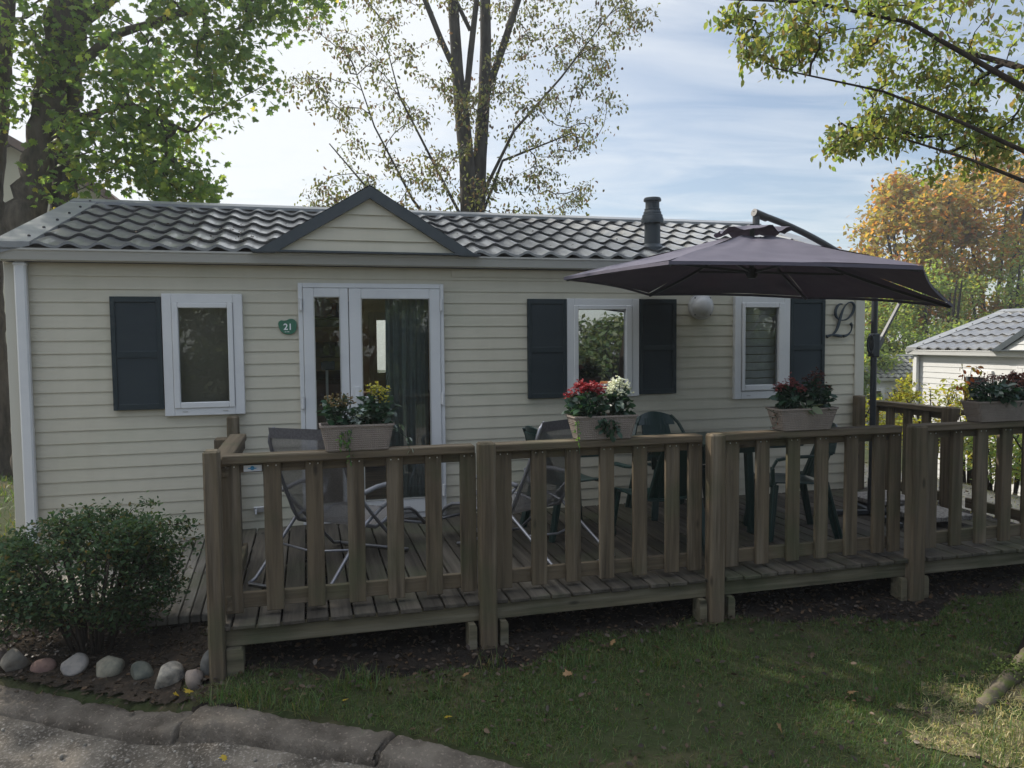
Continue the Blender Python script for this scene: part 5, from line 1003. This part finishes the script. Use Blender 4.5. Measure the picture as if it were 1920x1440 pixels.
# ------------------------------------------------------------ flower boxes and plants
def build_box(cx, zb, wt, wb, hgt, label):
    r_ = thing('flower_box', label, 'flower box', (cx, -2.165, zb), 'taupe flower boxes on the front rail')
    mb = MB(); d = 0.085; vs = []
    def ring(wx, dy, z, n=8):
        o_ = []; rc = 0.02
        for (sx, sy) in ((1, -1), (1, 1), (-1, 1), (-1, -1)):
            for k in range(3):
                a = {(1, -1): -PI / 2, (1, 1): 0, (-1, 1): PI / 2, (-1, -1): PI}[(sx, sy)] + k * PI / 4; o_.append((sx * (wx - rc) + rc * math.cos(a), sy * (dy - rc) + rc * math.sin(a), z))
        return o_
    for wx, dy, z in ((wb / 2, 0.066, 0.0), (wt / 2 - .004, d, hgt - 0.012), (wt / 2 + .002, d + .006, hgt - 0.012), (wt / 2 + .002, d + .006, hgt), (wt / 2 - .008, d - .006, hgt), (wt / 2 - .012, d - .01, hgt - 0.03)): vs += ring(wx, dy, z)
    n = 12; fs = [(i * n + k, i * n + (k + 1) % n, (i + 1) * n + (k + 1) % n, (i + 1) * n + k) for i in range(5) for k in range(n)] + [tuple(range(n - 1, -1, -1))]
    mb.add(vs, fs); local_part('tub', mb, 'planter_taupe', r_)
    mb = MB(); mb.add(ring(wt / 2 - .012, d - .01, hgt - 0.022), [tuple(range(12))]); local_part('soil', mb, 'potting_soil', r_)
    return r_
BX = [(0.262, 0.416, 0.352, 'taupe woven flower box nearest the left, with yellow and brown blooms'), (1.765, 0.424, 0.35, 'taupe woven flower box with red and white blooms'), (3.20, 0.454, 0.37, 'taupe woven flower box with pink and maroon blooms before the right window'), (4.83, 0.50, 0.42, 'taupe flower box at the right edge with dark foliage')]
for cx, wt, wb, lab in BX: build_box(cx, cz + 0.002, wt, wb, 0.148, lab)
def plant(name, label, x, y, z, r, h, leafmat, nleaf, lsz, petal=None, npet=0, psz=0.014, cat='plant', leafkind='oval', heads=9, flat=False, bare=False):
    r_ = thing(name, label, cat, (x, y, z)); 
    mb = MB()
    tips = []
    for k in range(heads):
        a = rng.random() * 2 * PI; q = r * math.sqrt(rng.random()) * 0.95; hz = h * (1 - 0.35 * (q / r) ** 2) * (0.9 + .15 * rng.random()); tp = (q * math.cos(a), q * math.sin(a) * .8, hz); tips.append(tp); mb.tube([(q * .15 * math.cos(a), q * .15 * math.sin(a), -0.02), (q * .6 * math.cos(a), q * .5 * math.sin(a), hz * .5), tp], 0.0028, 5)
    local_part('stems', mb, 'pot_leaf', r_)
    P = ell_points(nleaf, (0, 0, h * (.40 if petal else .55)), (r * 1.08, r * .85, h * (.42 if petal else .5)), .25); link('foliage', leaf_mesh('foliage', leafkind, P, lsz, 0.1), leafmat, r_)
    if petal:
        b, f = leaf_shape('petal'); tp = np.array(tips); pk = tp[rng.integers(0, len(tp), npet)] + rng.normal(0, 1, (npet, 3)) * [r * .17, r * .15, h * .055]
        cl = np.repeat(pk, 4, axis=0); n = len(cl); yaw = np.tile(np.arange(4) * PI / 2, npet) + np.repeat(rng.random(npet) * 6, 4)
        Pm, F = scatter(b, f, cl, psz * (0.8 + .4 * rng.random(n)), yaw, 0.35 + rng.normal(0, .35, n), rng.normal(0, .2, n)); link('flowers', fast_mesh('flowers', Pm, F, 4), petal, r_)
    return r_
zb = cz + 0.125
plant('kalanchoe', 'brown orange flowering kalanchoe at the left of the first flower box', 0.165, -2.165, zb, 0.085, 0.20, 'pot_leaf', 130, 0.055, 'brown_petal', 150, 0.011)
plant('dusty_plant', 'small silvery leaved plant in the middle of the first flower box', 0.275, -2.18, zb, 0.07, 0.12, 'silver_leaf', 150, 0.032)
plant('kalanchoe', 'yellow flowering kalanchoe at the right of the first flower box', 0.38, -2.165, zb, 0.10, 0.24, 'pot_leaf', 170, 0.06, 'yellow_petal', 110, 0.013, heads=12)
plant('kalanchoe', 'bright red flowering kalanchoe in the second flower box', 1.66, -2.17, zb, 0.115, 0.225, 'pot_leaf', 170, 0.065, 'red_petal', 420, 0.014, heads=16)
plant('kalanchoe', 'white flowering kalanchoe in the second flower box', 1.875, -2.165, zb, 0.085, 0.225, 'pot_leaf', 130, 0.065, 'white_petal', 300, 0.014, heads=14)
plant('kalanchoe', 'faded pink flowering kalanchoe in the third flower box', 3.10, -2.165, zb, 0.095, 0.21, 'pot_leaf', 150, 0.06, 'pink_petal', 260, 0.013, heads=14)
plant('kalanchoe', 'dark maroon budded kalanchoe at the right of the third flower box', 3.31, -2.165, zb, 0.10, 0.25, 'pot_leaf', 170, 0.055, 'maroon_petal', 130, 0.012, heads=12)
plant('pale_leaf_plant', 'pale green leaves hanging over the front of the third flower box', 3.20, -2.235, zb - .015, 0.04, 0.07, 'coleus_leaf', 14, 0.085)
plant('dark_bedding_plant', 'dark purple green bedding plant in the flower box at the right edge', 4.80, -2.165, zb, 0.17, 0.20, 'pot_leaf', 330, 0.055, 'maroon_petal', 150, 0.014, heads=14)
plant('dark_bedding_plant', 'second dark leafy plant crowding the right end of the edge flower box', 5.03, -2.165, zb, 0.14, 0.20, 'pot_leaf', 260, 0.05, 'maroon_petal', 260, 0.02, heads=16)
def trailer(name, label, pts_, mat, nl, lsz, thick=0.002):
    r_ = thing(name, label, 'plant', pts_[0][0]); mb = MB(); P = []
    for ch in pts_:
        mb.tube(ch, thick, 5)
        for _ in range(nl):
            i = rng.integers(0, len(ch) - 1); u = rng.random(); P.append(np.array(ch[i]) * (1 - u) + np.array(ch[i + 1]) * u + rng.normal(0, .008, 3))
    part('stems', mb, 'pot_leaf', r_); link('foliage', leaf_mesh('foliage', 'oval', np.array(P) - np.array(org(r_)), lsz, 0.9), mat, r_); return r_
yf = -2.265
trailer('ivy', 'bright green ivy trailing down the front of the first flower box', [[(0.20, -2.2, zb), (0.205, yf, zb - .01), (0.21, yf, zb - .09), (0.215, yf + .012, zb - .16), (0.225, yf + .02, zb - .20)], [(0.17, -2.2, zb), (0.175, yf, zb - .02), (0.17, yf + .005, zb - .1)], [(0.21, -2.2, zb), (0.23, yf, zb), (0.195, yf, zb - .12)]], 'ivy_leaf', 16, 0.026)
trailer('ivy', 'dark ivy spilling over the middle of the second flower box', [[(1.74, -2.2, zb), (1.75, yf, zb), (1.77, yf, zb - .06), (1.80, yf, zb - .10)], [(1.72, -2.2, zb), (1.73, yf, zb), (1.75, yf, zb - .08)], [(1.78, -2.2, zb), (1.79, yf, zb), (1.83, yf, zb - .07)]], 'pot_leaf', 30, 0.04)
trailer('ivy', 'thin ivy strand hanging at the left end of the second flower box', [[(1.58, -2.2, zb), (1.565, yf, zb - .02), (1.575, yf, zb - .12), (1.58, yf, zb - .2)]], 'ivy_leaf', 22, 0.018)
trailer('dry_sprig', 'wiry dark sprigs sticking out left of the third flower box', [[(2.99, -2.2, zb), (2.93, -2.24, zb + .01), (2.87, -2.25, zb + .035)], [(2.99, -2.2, zb), (2.94, -2.24, zb - .03), (2.90, -2.25, zb - .02)], [(3.0, -2.2, zb - .02), (2.94, -2.25, zb - .08), (2.90, -2.25, zb - .09)]], 'purple_leaf', 7, 0.02)
trailer('thin_sprig', 'thin white flowered sprig beside the first flower box on the rail', [[(0.46, -2.2, zb - .01), (0.50, -2.23, zb - .03), (0.55, -2.22, zb - .07), (0.555, -2.22, zb - .15)], [(0.46, -2.2, zb - .01), (0.49, -2.21, zb + .01), (0.51, -2.22, zb + .015)]], 'silver_leaf', 7, 0.026)
trailer('flame_vine', 'orange and yellow autumn leaves arching over the edge flower box', [[(4.62, -2.1, zb), (4.60, -2.1, zb + .2), (4.55, -2.12, zb + .29)], [(4.62, -2.1, zb), (4.66, -2.1, zb + .26), (4.70, -2.1, zb + .27), (4.78, -2.1, zb + .22)], [(4.63, -2.1, zb), (4.60, -2.1, zb + .12), (4.54, -2.12, zb + .13)]], 'flame_leaf', 16, 0.04)

# ------------------------------------------------------------ stones, kerb, ground cover
import bmesh as _b
def stone_mesh(name, r, seed, cut=0.0):
    rs = np.random.default_rng(seed); bm = _b.new(); _b.ops.create_icosphere(bm, subdivisions=4, radius=1); D = rs.normal(size=(7, 3)); D /= np.linalg.norm(D, axis=1)[:, None]; A = rs.random(7) * .26 - .10; PH = rs.random(7) * 6
    for v in bm.verts:
        p = np.array(v.co); s = 1 + sum(A[i] * math.sin(2.2 * p.dot(D[i]) + PH[i]) for i in range(7)) + 0.012 * math.sin(14 * p[0] + 9 * p[1]) * math.sin(11 * p[2] + seed)
        for i in range(5):
            e = p.dot(D[i]) * s
            if e > 0.80: s *= 0.80 / e
        v.co = Vector((p[0] * r[0] * s, p[1] * r[1] * s, p[2] * r[2] * s))
    me = bpy.data.meshes.new(name); bm.to_mesh(me); bm.free(); me.polygons.foreach_set('use_smooth', [True] * len(me.polygons)); return me
G_, PK, WHT = (0.19, 0.185, 0.175), (0.27, 0.17, 0.145), (0.36, 0.34, 0.31)
ST = [(-1.80, -1.69, (.085, .08, .075), (0.24, 0.20, 0.185), (0.17, 0.14, 0.13), 'dull reddish stone cut off by the left edge of the picture'),
      (-1.655, -1.775, (.075, .075, .098), (0.25, 0.235, 0.205), (0.17, 0.16, 0.14), 'tall grey tan egg shaped stone, second in the row from the left'),
      (-1.505, -1.82, (.075, .07, .068), (0.28, 0.175, 0.15), (0.21, 0.13, 0.115), 'pinkish red stone in the row'),
      (-1.335, -1.86, (.092, .08, .068), (0.38, 0.36, 0.34), (0.28, 0.26, 0.25), 'smooth pale oval stone between the pink and the lumpy stone'),
      (-1.125, -1.93, (.105, .08, .075), (0.32, 0.31, 0.25), (0.18, 0.18, 0.14), 'lumpy pale lichen covered stone in the middle of the row'),
      (-0.935, -2.03, (.085, .075, .062), (0.13, 0.145, 0.125), (0.075, 0.085, 0.075), 'dark greenish stone sunk low in the row'),
      (-0.765, -2.17, (.10, .085, .092), (0.40, 0.38, 0.33), (0.06, 0.06, 0.07), 'large white stone with black patches'),
      (-0.632, -2.305, (.062, .06, .078), (0.30, 0.25, 0.22), (0.2, 0.17, 0.15), 'small rounded tan stone before the deck corner post'),
      (-0.545, -2.24, (.075, .05, .10), (0.13, 0.135, 0.135), (0.08, 0.085, 0.085), 'slanting dark slate stone leaning by the deck corner post')]
for i, (x, y, r, c1, c2, lab) in enumerate(ST):
    r = tuple(q * 0.90 for q in r); gm = sum(c1) / 3; c1 = tuple(0.74 * (q * .85 + gm * .15) * k_ for q, k_ in zip(c1, (1.06, 1.0, .92))); c2 = tuple(q * .7 for q in c2)
    nm = 'stone_%s' % ['rust', 'tan', 'pink', 'pale', 'lichen', 'green', 'piebald', 'sand', 'slate'][i]; stone_mat(nm, c1, c2, tuple(v * .75 for v in c1))
    o_ = link('border_stone', stone_mesh('border_stone', r, 11 + i), nm, None, (x, y, gz(x, y) + r[2] * .50)); o_.rotation_euler = (rng.normal(0, .15), (0.5 if i == 8 else rng.normal(0, .15)), rng.random() * 3 if i not in (4, 8) else -0.4); tag(o_, lab, 'stone', 'stones edging the soil bed')
for i, (x, y, r, lab) in enumerate(((-1.72, -1.16, (.08, .05, .03), 'flat pale stone edging the path behind the shrub'), (-1.88, -1.19, (.07, .05, .035), 'flat grey stone edging the path at the left edge'), (-1.52, -1.17, (.08, .05, .03), 'flat stone edging the path half under the shrub'))):
    o_ = link('path_stone', stone_mesh('path_stone', r, 41 + i), 'stone_pale' if i != 1 else 'stone_tan', None, (x, y, gz(x, y) + .03)); tag(o_, lab, 'stone', 'stones edging the path')
# kerb blocks along the curve
def kerb_pt(s):
    d = np.hypot(*np.diff(KERB, axis=0).T); c = np.concatenate([[0], np.cumsum(d)]); i = int(np.clip(np.searchsorted(c, s) - 1, 0, len(d) - 1)); u = (s - c[i]) / d[i]; p = KERB[i] * (1 - u) + KERB[i + 1] * u; e = (KERB[i + 1] - KERB[i]) / d[i]; return p, np.array([e[1], -e[0]])
cl_ = np.concatenate([[0], np.cumsum(np.hypot(*np.diff(KERB, axis=0).T))]); s_gap = cl_[3] + 0.10
def kerb_block(s0, s1, lab, seed, sink0=0.0, sink1=0.0):
    mb = MB(); rs = np.random.default_rng(seed); n = max(4, int((s1 - s0) / 0.015)); prof = [(-0.005, -0.2), (-0.005, -0.010), (0.006, 0.0), (0.04, -0.001), (0.08, -0.003), (0.12, -0.004), (0.158, -0.008), (0.172, -0.018), (0.182, -0.04), (0.19, -0.07), (0.197, -0.2)]
    m_ = len(prof); vs = []; k_seed = seed * 2.7
    for i in range(n + 1):
        s = s0 + (s1 - s0) * i / n; p, nv = kerb_pt(s); zt = float(ground_z(*(p - nv * 0.05))) - 0.008 - (sink0 * (1 - i / n) + sink1 * i / n); rnd = 0.008 if i in (0, n) else 0
        for a, z in prof:
            a2 = a + rs.normal(0, .0022); q = p + nv * a2; wob = 0.004 * math.sin(s * 6 + seed) - 0.012 * max(0, math.sin(s * 9.3 + 1.7 * seed + a * 8)) ** 6 - 0.010 * max(0, math.sin(s * 21 + 2.3 * seed - a * 25)) ** 8 + 0.002 * math.sin(s * 17 + k_seed) + 0.002 * math.sin(s * 41 + a * 60); vs.append((q[0], q[1], zt + z + wob * (z > -.1) - rnd * (z > -.1) + rs.normal(0, .0016)))
    fs = [(i * m_ + k, (i + 1) * m_ + k, (i + 1) * m_ + k + 1, i * m_ + k + 1) for i in range(n) for k in range(m_ - 1)] + [tuple(range(m_)), tuple(n * m_ + k for k in range(m_ - 1, -1, -1))]
    mb.add(vs, fs); return solo('kerb_stone', mb, 'kerb_concrete', lab, 'kerb', 'worn concrete kerb blocks', smooth=True)
kerb_block(s_gap - 2.2, s_gap - 0.02, 'worn earthy concrete kerb block at the left bottom, below the stone row', 1, 0.012, 0.012)
kerb_block(s_gap + 0.015, s_gap + 1.06, 'middle concrete kerb block between the dark gap and the lawn', 2, 0.0, 0.0)
kerb_block(s_gap + 1.075, s_gap + 2.0, 'concrete kerb block curving out of the picture at the bottom edge', 3, 0.0, 0.0)
# grass
def blades(name, pos, h, wdt, mat, lean=0.5):
    n = len(pos); yaw = rng.random(n) * 2 * PI; ln = np.abs(rng.normal(0, lean, n)); cx, sx = np.cos(yaw), np.sin(yaw); hv = h * (0.55 + .9 * rng.random(n)); w2 = wdt * (.7 + .6 * rng.random(n)) / 2
    dirx = np.cos(yaw + PI / 2); diry = np.sin(yaw + PI / 2)
    def lay(t, k): return pos + np.stack([dirx * hv * ln * t ** 1.7, diry * hv * ln * t ** 1.7, hv * t / np.sqrt(1 + (ln * t) ** 2)], 1) + np.stack([cx * w2 * k, sx * w2 * k, 0 * cx], 1)
    V = np.stack([lay(0, -1), lay(0, 1), lay(.55, .8), lay(.55, -.8), lay(1, .1), lay(1, -.1)], 1).reshape(-1, 3); b = (np.arange(n) * 6)[:, None, None]; F = (np.array([[0, 1, 2, 3], [3, 2, 4, 5]])[None] + b).reshape(-1, 4)
    return fast_mesh(name, V, F, 4)
def spots(n, x0, x1, y0, y1, ok):
    x = x0 + (x1 - x0) * rng.random(n); y = y0 + (y1 - y0) * rng.random(n); k = ok(x, y); x, y = x[k], y[k]; return np.stack([x, y, ground_z(x, y)], 1)
def patch(x, y): return 0.5 + 0.25 * np.sin(2.3 * x + 1.3 * np.sin(3.1 * y)) + 0.25 * np.sin(4.1 * y + 1.7 * np.sin(2.7 * x) + 1)
def lawn_ok(x, y): return (kerb_side(x, y) < -0.01) & ~((y > -2.38 - 0.16 * np.sin(2.1 * x) - 0.07 * np.sin(7 * x))) & ((x > -0.5) | (y < -2.42)) & (rng.random(x.shape) < 0.12 + 0.95 * patch(x, y) - 0.35 * (((x - 3.4) / .9) ** 2 + ((y + 3.62) / .45) ** 2 < .8))
p1 = spots(190000, -0.6, 5.4, -4.6, -2.2, lawn_ok); gr = link('grass', blades('grass', p1, 0.023, 0.0032, None, 1.0), 'grass_blade'); gr['kind'] = 'stuff'; tag(gr, 'short mossy lawn grass in front of the deck', 'grass')
p2 = spots(2200, -2.2, -0.45, -2.5, -1.5, lambda x, y: (kerb_side(x, y) < -.01) & (kerb_side(x, y) > -.30) & (rng.random(x.shape) < (patch(3 * x, 2 * y) - .35) * 1.6)); g2 = link('verge_grass', blades('verge_grass', p2, 0.024, 0.004, None, 1.1), 'grass_blade'); g2['kind'] = 'stuff'; tag(g2, 'sparse grass on the dirt between the stones and the kerb', 'grass')
tc_ = [(-0.25, -2.62, 70), (0.2, -2.55, 110), (0.33, -2.62, 60), (-0.05, -2.72, 80), (0.6, -2.75, 40), (1.45, -2.6, 70), (1.9, -2.7, 40), (2.3, -2.6, 25), (2.86, -3.35, 60), (3.02, -3.3, 60), (3.2, -3.3, 40), (3.15, -3.75, 50), (3.45, -3.95, 60), (3.6, -3.7, 50), (3.0, -3.9, 40), (3.35, -3.75, 40), (3.3, -4.0, 50), (2.6, -3.9, 40), (0.95, -2.55, 40), (3.5, -3.25, 25), (-0.42, -2.55, 70)]
P = np.concatenate([np.stack([x + rng.normal(0, .06, n), y + rng.normal(0, .05, n), np.zeros(n)], 1) for x, y, n in tc_]); P[:, 2] = ground_z(P[:, 0], P[:, 1])
gt = link('long_grass', blades('long_grass', P, 0.085, 0.0042, None, 0.7), 'grass_blade'); gt['kind'] = 'stuff'; tag(gt, 'longer grass tufts along the deck and beside the tree root', 'grass')
P = spots(9000, -5.5, -2.1, -0.1, 9, lambda x, y: rng.random(x.shape) < 0.9); gl_ = link('side_grass', blades('side_grass', P, 0.06, 0.012, None, 0.7), 'grass_blade'); gl_['kind'] = 'stuff'; tag(gl_, 'rough grass beside the left end of the house', 'grass')
P = np.concatenate([spots(9000, 5.6, 10, -3, 4, lambda x, y: rng.random(x.shape) < 0.7), spots(24000, 2.0, 4.2, -4.5, -3.0, lambda x, y: sun_patch_mask(x, y) & (rng.random(x.shape) < 0.6))]) ; gl_ = link('dry_sunlit_grass', blades('dry_sunlit_grass', P, 0.030, 0.0045, None, 1.5), 'dry_sunlit_grass'); gl_['kind'] = 'stuff'; tag(gl_, 'straw coloured dry grass right of the deck and paled for the sun patch', 'grass')
# leaf litter
P = np.concatenate([spots(8200, -0.6, 5.5, -2.75, -0.6, lambda x, y: y > -2.45 - 0.16 * np.sin(2.1 * x) - 0.25 * rng.random(x.shape)), spots(4200, -2.3, -0.5, -2.5, -1.0, lambda x, y: (kerb_side(x, y) < -.2) | ((kerb_side(x, y) < .1) & (rng.random(x.shape) < .35))), spots(1100, -0.5, 4.5, -4.4, -2.5, lambda x, y: kerb_side(x, y) < -.03), spots(900, 5.6, 9, -2, 3, lambda x, y: x > 0)]); P[:, 2] += 0.022
b, f = leaf_shape('oval'); n = len(P); Pm, F = scatter(b, f, P, 0.028 * (.6 + .9 * rng.random(n)), rng.random(n) * 6.3, rng.normal(0, .35, n), rng.normal(0, .5, n)); lt = link('leaf_litter', fast_mesh('leaf_litter', Pm, F, 4), 'litter'); lt['kind'] = 'stuff'; tag(lt, 'brown leaf litter under the deck and on the soil bed', 'leaves')
n = 170; P = np.stack([np.concatenate([rng.normal(-0.75, .35, 90), -1.9 + 7.2 * rng.random(80)]), np.concatenate([0.1 + .9 * rng.random(90) ** 2, 1.8 * rng.random(80)]), np.zeros(n)], 1); P[:, 2] = [slope_z(y) + .045 for y in P[:, 1]]
Pm, F = scatter(b, f, P, 0.03 * (.5 + .8 * rng.random(n)), rng.random(n) * 6.3, rng.normal(-.25, .25, n), rng.normal(0, .3, n)); lr = link('roof_leaves', fast_mesh('roof_leaves', Pm, F, 4), 'litter'); lr['kind'] = 'stuff'; tag(lr, 'small brown leaves blown onto the grey roof tiles', 'leaves')
# single fallen leaves that show
for i, (x, y, yl, lab) in enumerate(((0.13, -2.72, 1, 'yellow fallen leaf on the tall grass at the kerb'), (0.62, -2.98, 1, 'yellow fallen leaf on the lawn above the kerb bend'), (-0.62, -2.42, 1, 'yellow fallen leaf below the tan stone'), (-0.7, -2.4, 1, 'curled yellow leaf beside the white stone'), (0.78, -2.62, 0, 'tan fallen leaf on the open lawn'), (1.33, -2.78, 0, 'large tan curled leaf near the middle of the lawn'), (-0.28, -2.72, 0, 'tan leaf at the left end of the lawn'), (3.25, -3.95, 1, 'yellow leaf in the sunlit grass at the bottom right'), (2.72, -3.25, 0, 'tan leaf in the sunny patch near the root'), (-0.4, -2.98, 1, 'yellow leaf on the gravel below the middle kerb block'), (1.7, -2.45, 0, 'tan leaf at the edge of the dark soil'), (2.15, -3.5, 0, 'tan leaf low on the lawn near the bottom edge'), (1.17, -1.0, 0, 'orange brown leaf lying on the deck boards'))):
    b, f = leaf_shape('maple'); z0 = gz(x, y) + .035 if i != 12 else 0.012; z0 += (.06 if kerb_side(x, y) > 0.0 else 0)
    Pm, F = scatter(b, f, np.array([[0, 0, 0.0]]), np.array([0.042 + .010 * (i % 3)]), np.array([rng.random() * 6]), np.array([0.25]), np.array([rng.normal(0, .4)]))
    o_ = link('fallen_leaf', fast_mesh('fallen_leaf', Pm, F, 4), 'leaf_yellow' if yl else 'leaf_tan', None, (x, y, z0)); tag(o_, lab, 'leaf', 'single fallen leaves')
# pebbles along the road edge
P = spots(1500, -2, 1.2, -4.2, -1.9, lambda x, y: (kerb_side(x, y) > .17) & (kerb_side(x, y) < .18 + .5 * rng.random(x.shape) ** 2)); bm = _b.new(); _b.ops.create_icosphere(bm, subdivisions=1, radius=1); bv = np.array([v.co[:] for v in bm.verts]); bf = np.array([[v.index for v in q.verts] for q in bm.faces]); bm.free()
n = len(P); V = bv[None] * (0.004 + 0.012 * rng.random(n) ** 2.5)[:, None, None] * (0.6 + .7 * rng.random((n, 1, 3))) + (P + [0, 0, .056])[:, None, :]; F = bf[None] + (np.arange(n) * len(bv))[:, None, None]
pb = link('gravel', fast_mesh('gravel', V.reshape(-1, 3), F.reshape(-1, 3), 3), 'pebble'); pb['kind'] = 'stuff'; tag(pb, 'loose pebbles along the foot of the kerb', 'gravel')

# ------------------------------------------------------------ thin air volume added to imitate lens flare
mb = MB(); mb.box(-95, 105, -105, 115, -6.5, 12.5); me = bpy.data.meshes.new('flare_veil'); me.from_pydata(mb.v, [], mb.f); me.update()
hz = bpy.data.objects.new('flare_veil', me); C.objects.link(hz); hm = bpy.data.materials.new('flare_veil'); hm.use_nodes = True; t = hm.node_tree; t.nodes.clear()
o_ = t.nodes.new('ShaderNodeOutputMaterial'); pv = t.nodes.new('ShaderNodeVolumePrincipled'); pv.inputs['Color'].default_value = (0.92, 0.95, 1, 1); pv.inputs['Density'].default_value = 0.0019; pv.inputs['Anisotropy'].default_value = 0.55
t.links.new(pv.outputs[0], o_.inputs['Volume']); me.materials.append(hm); hz['kind'] = 'stuff'; tag(hz, 'thin pale volume added to imitate a lens flare veil', 'flare_veil')
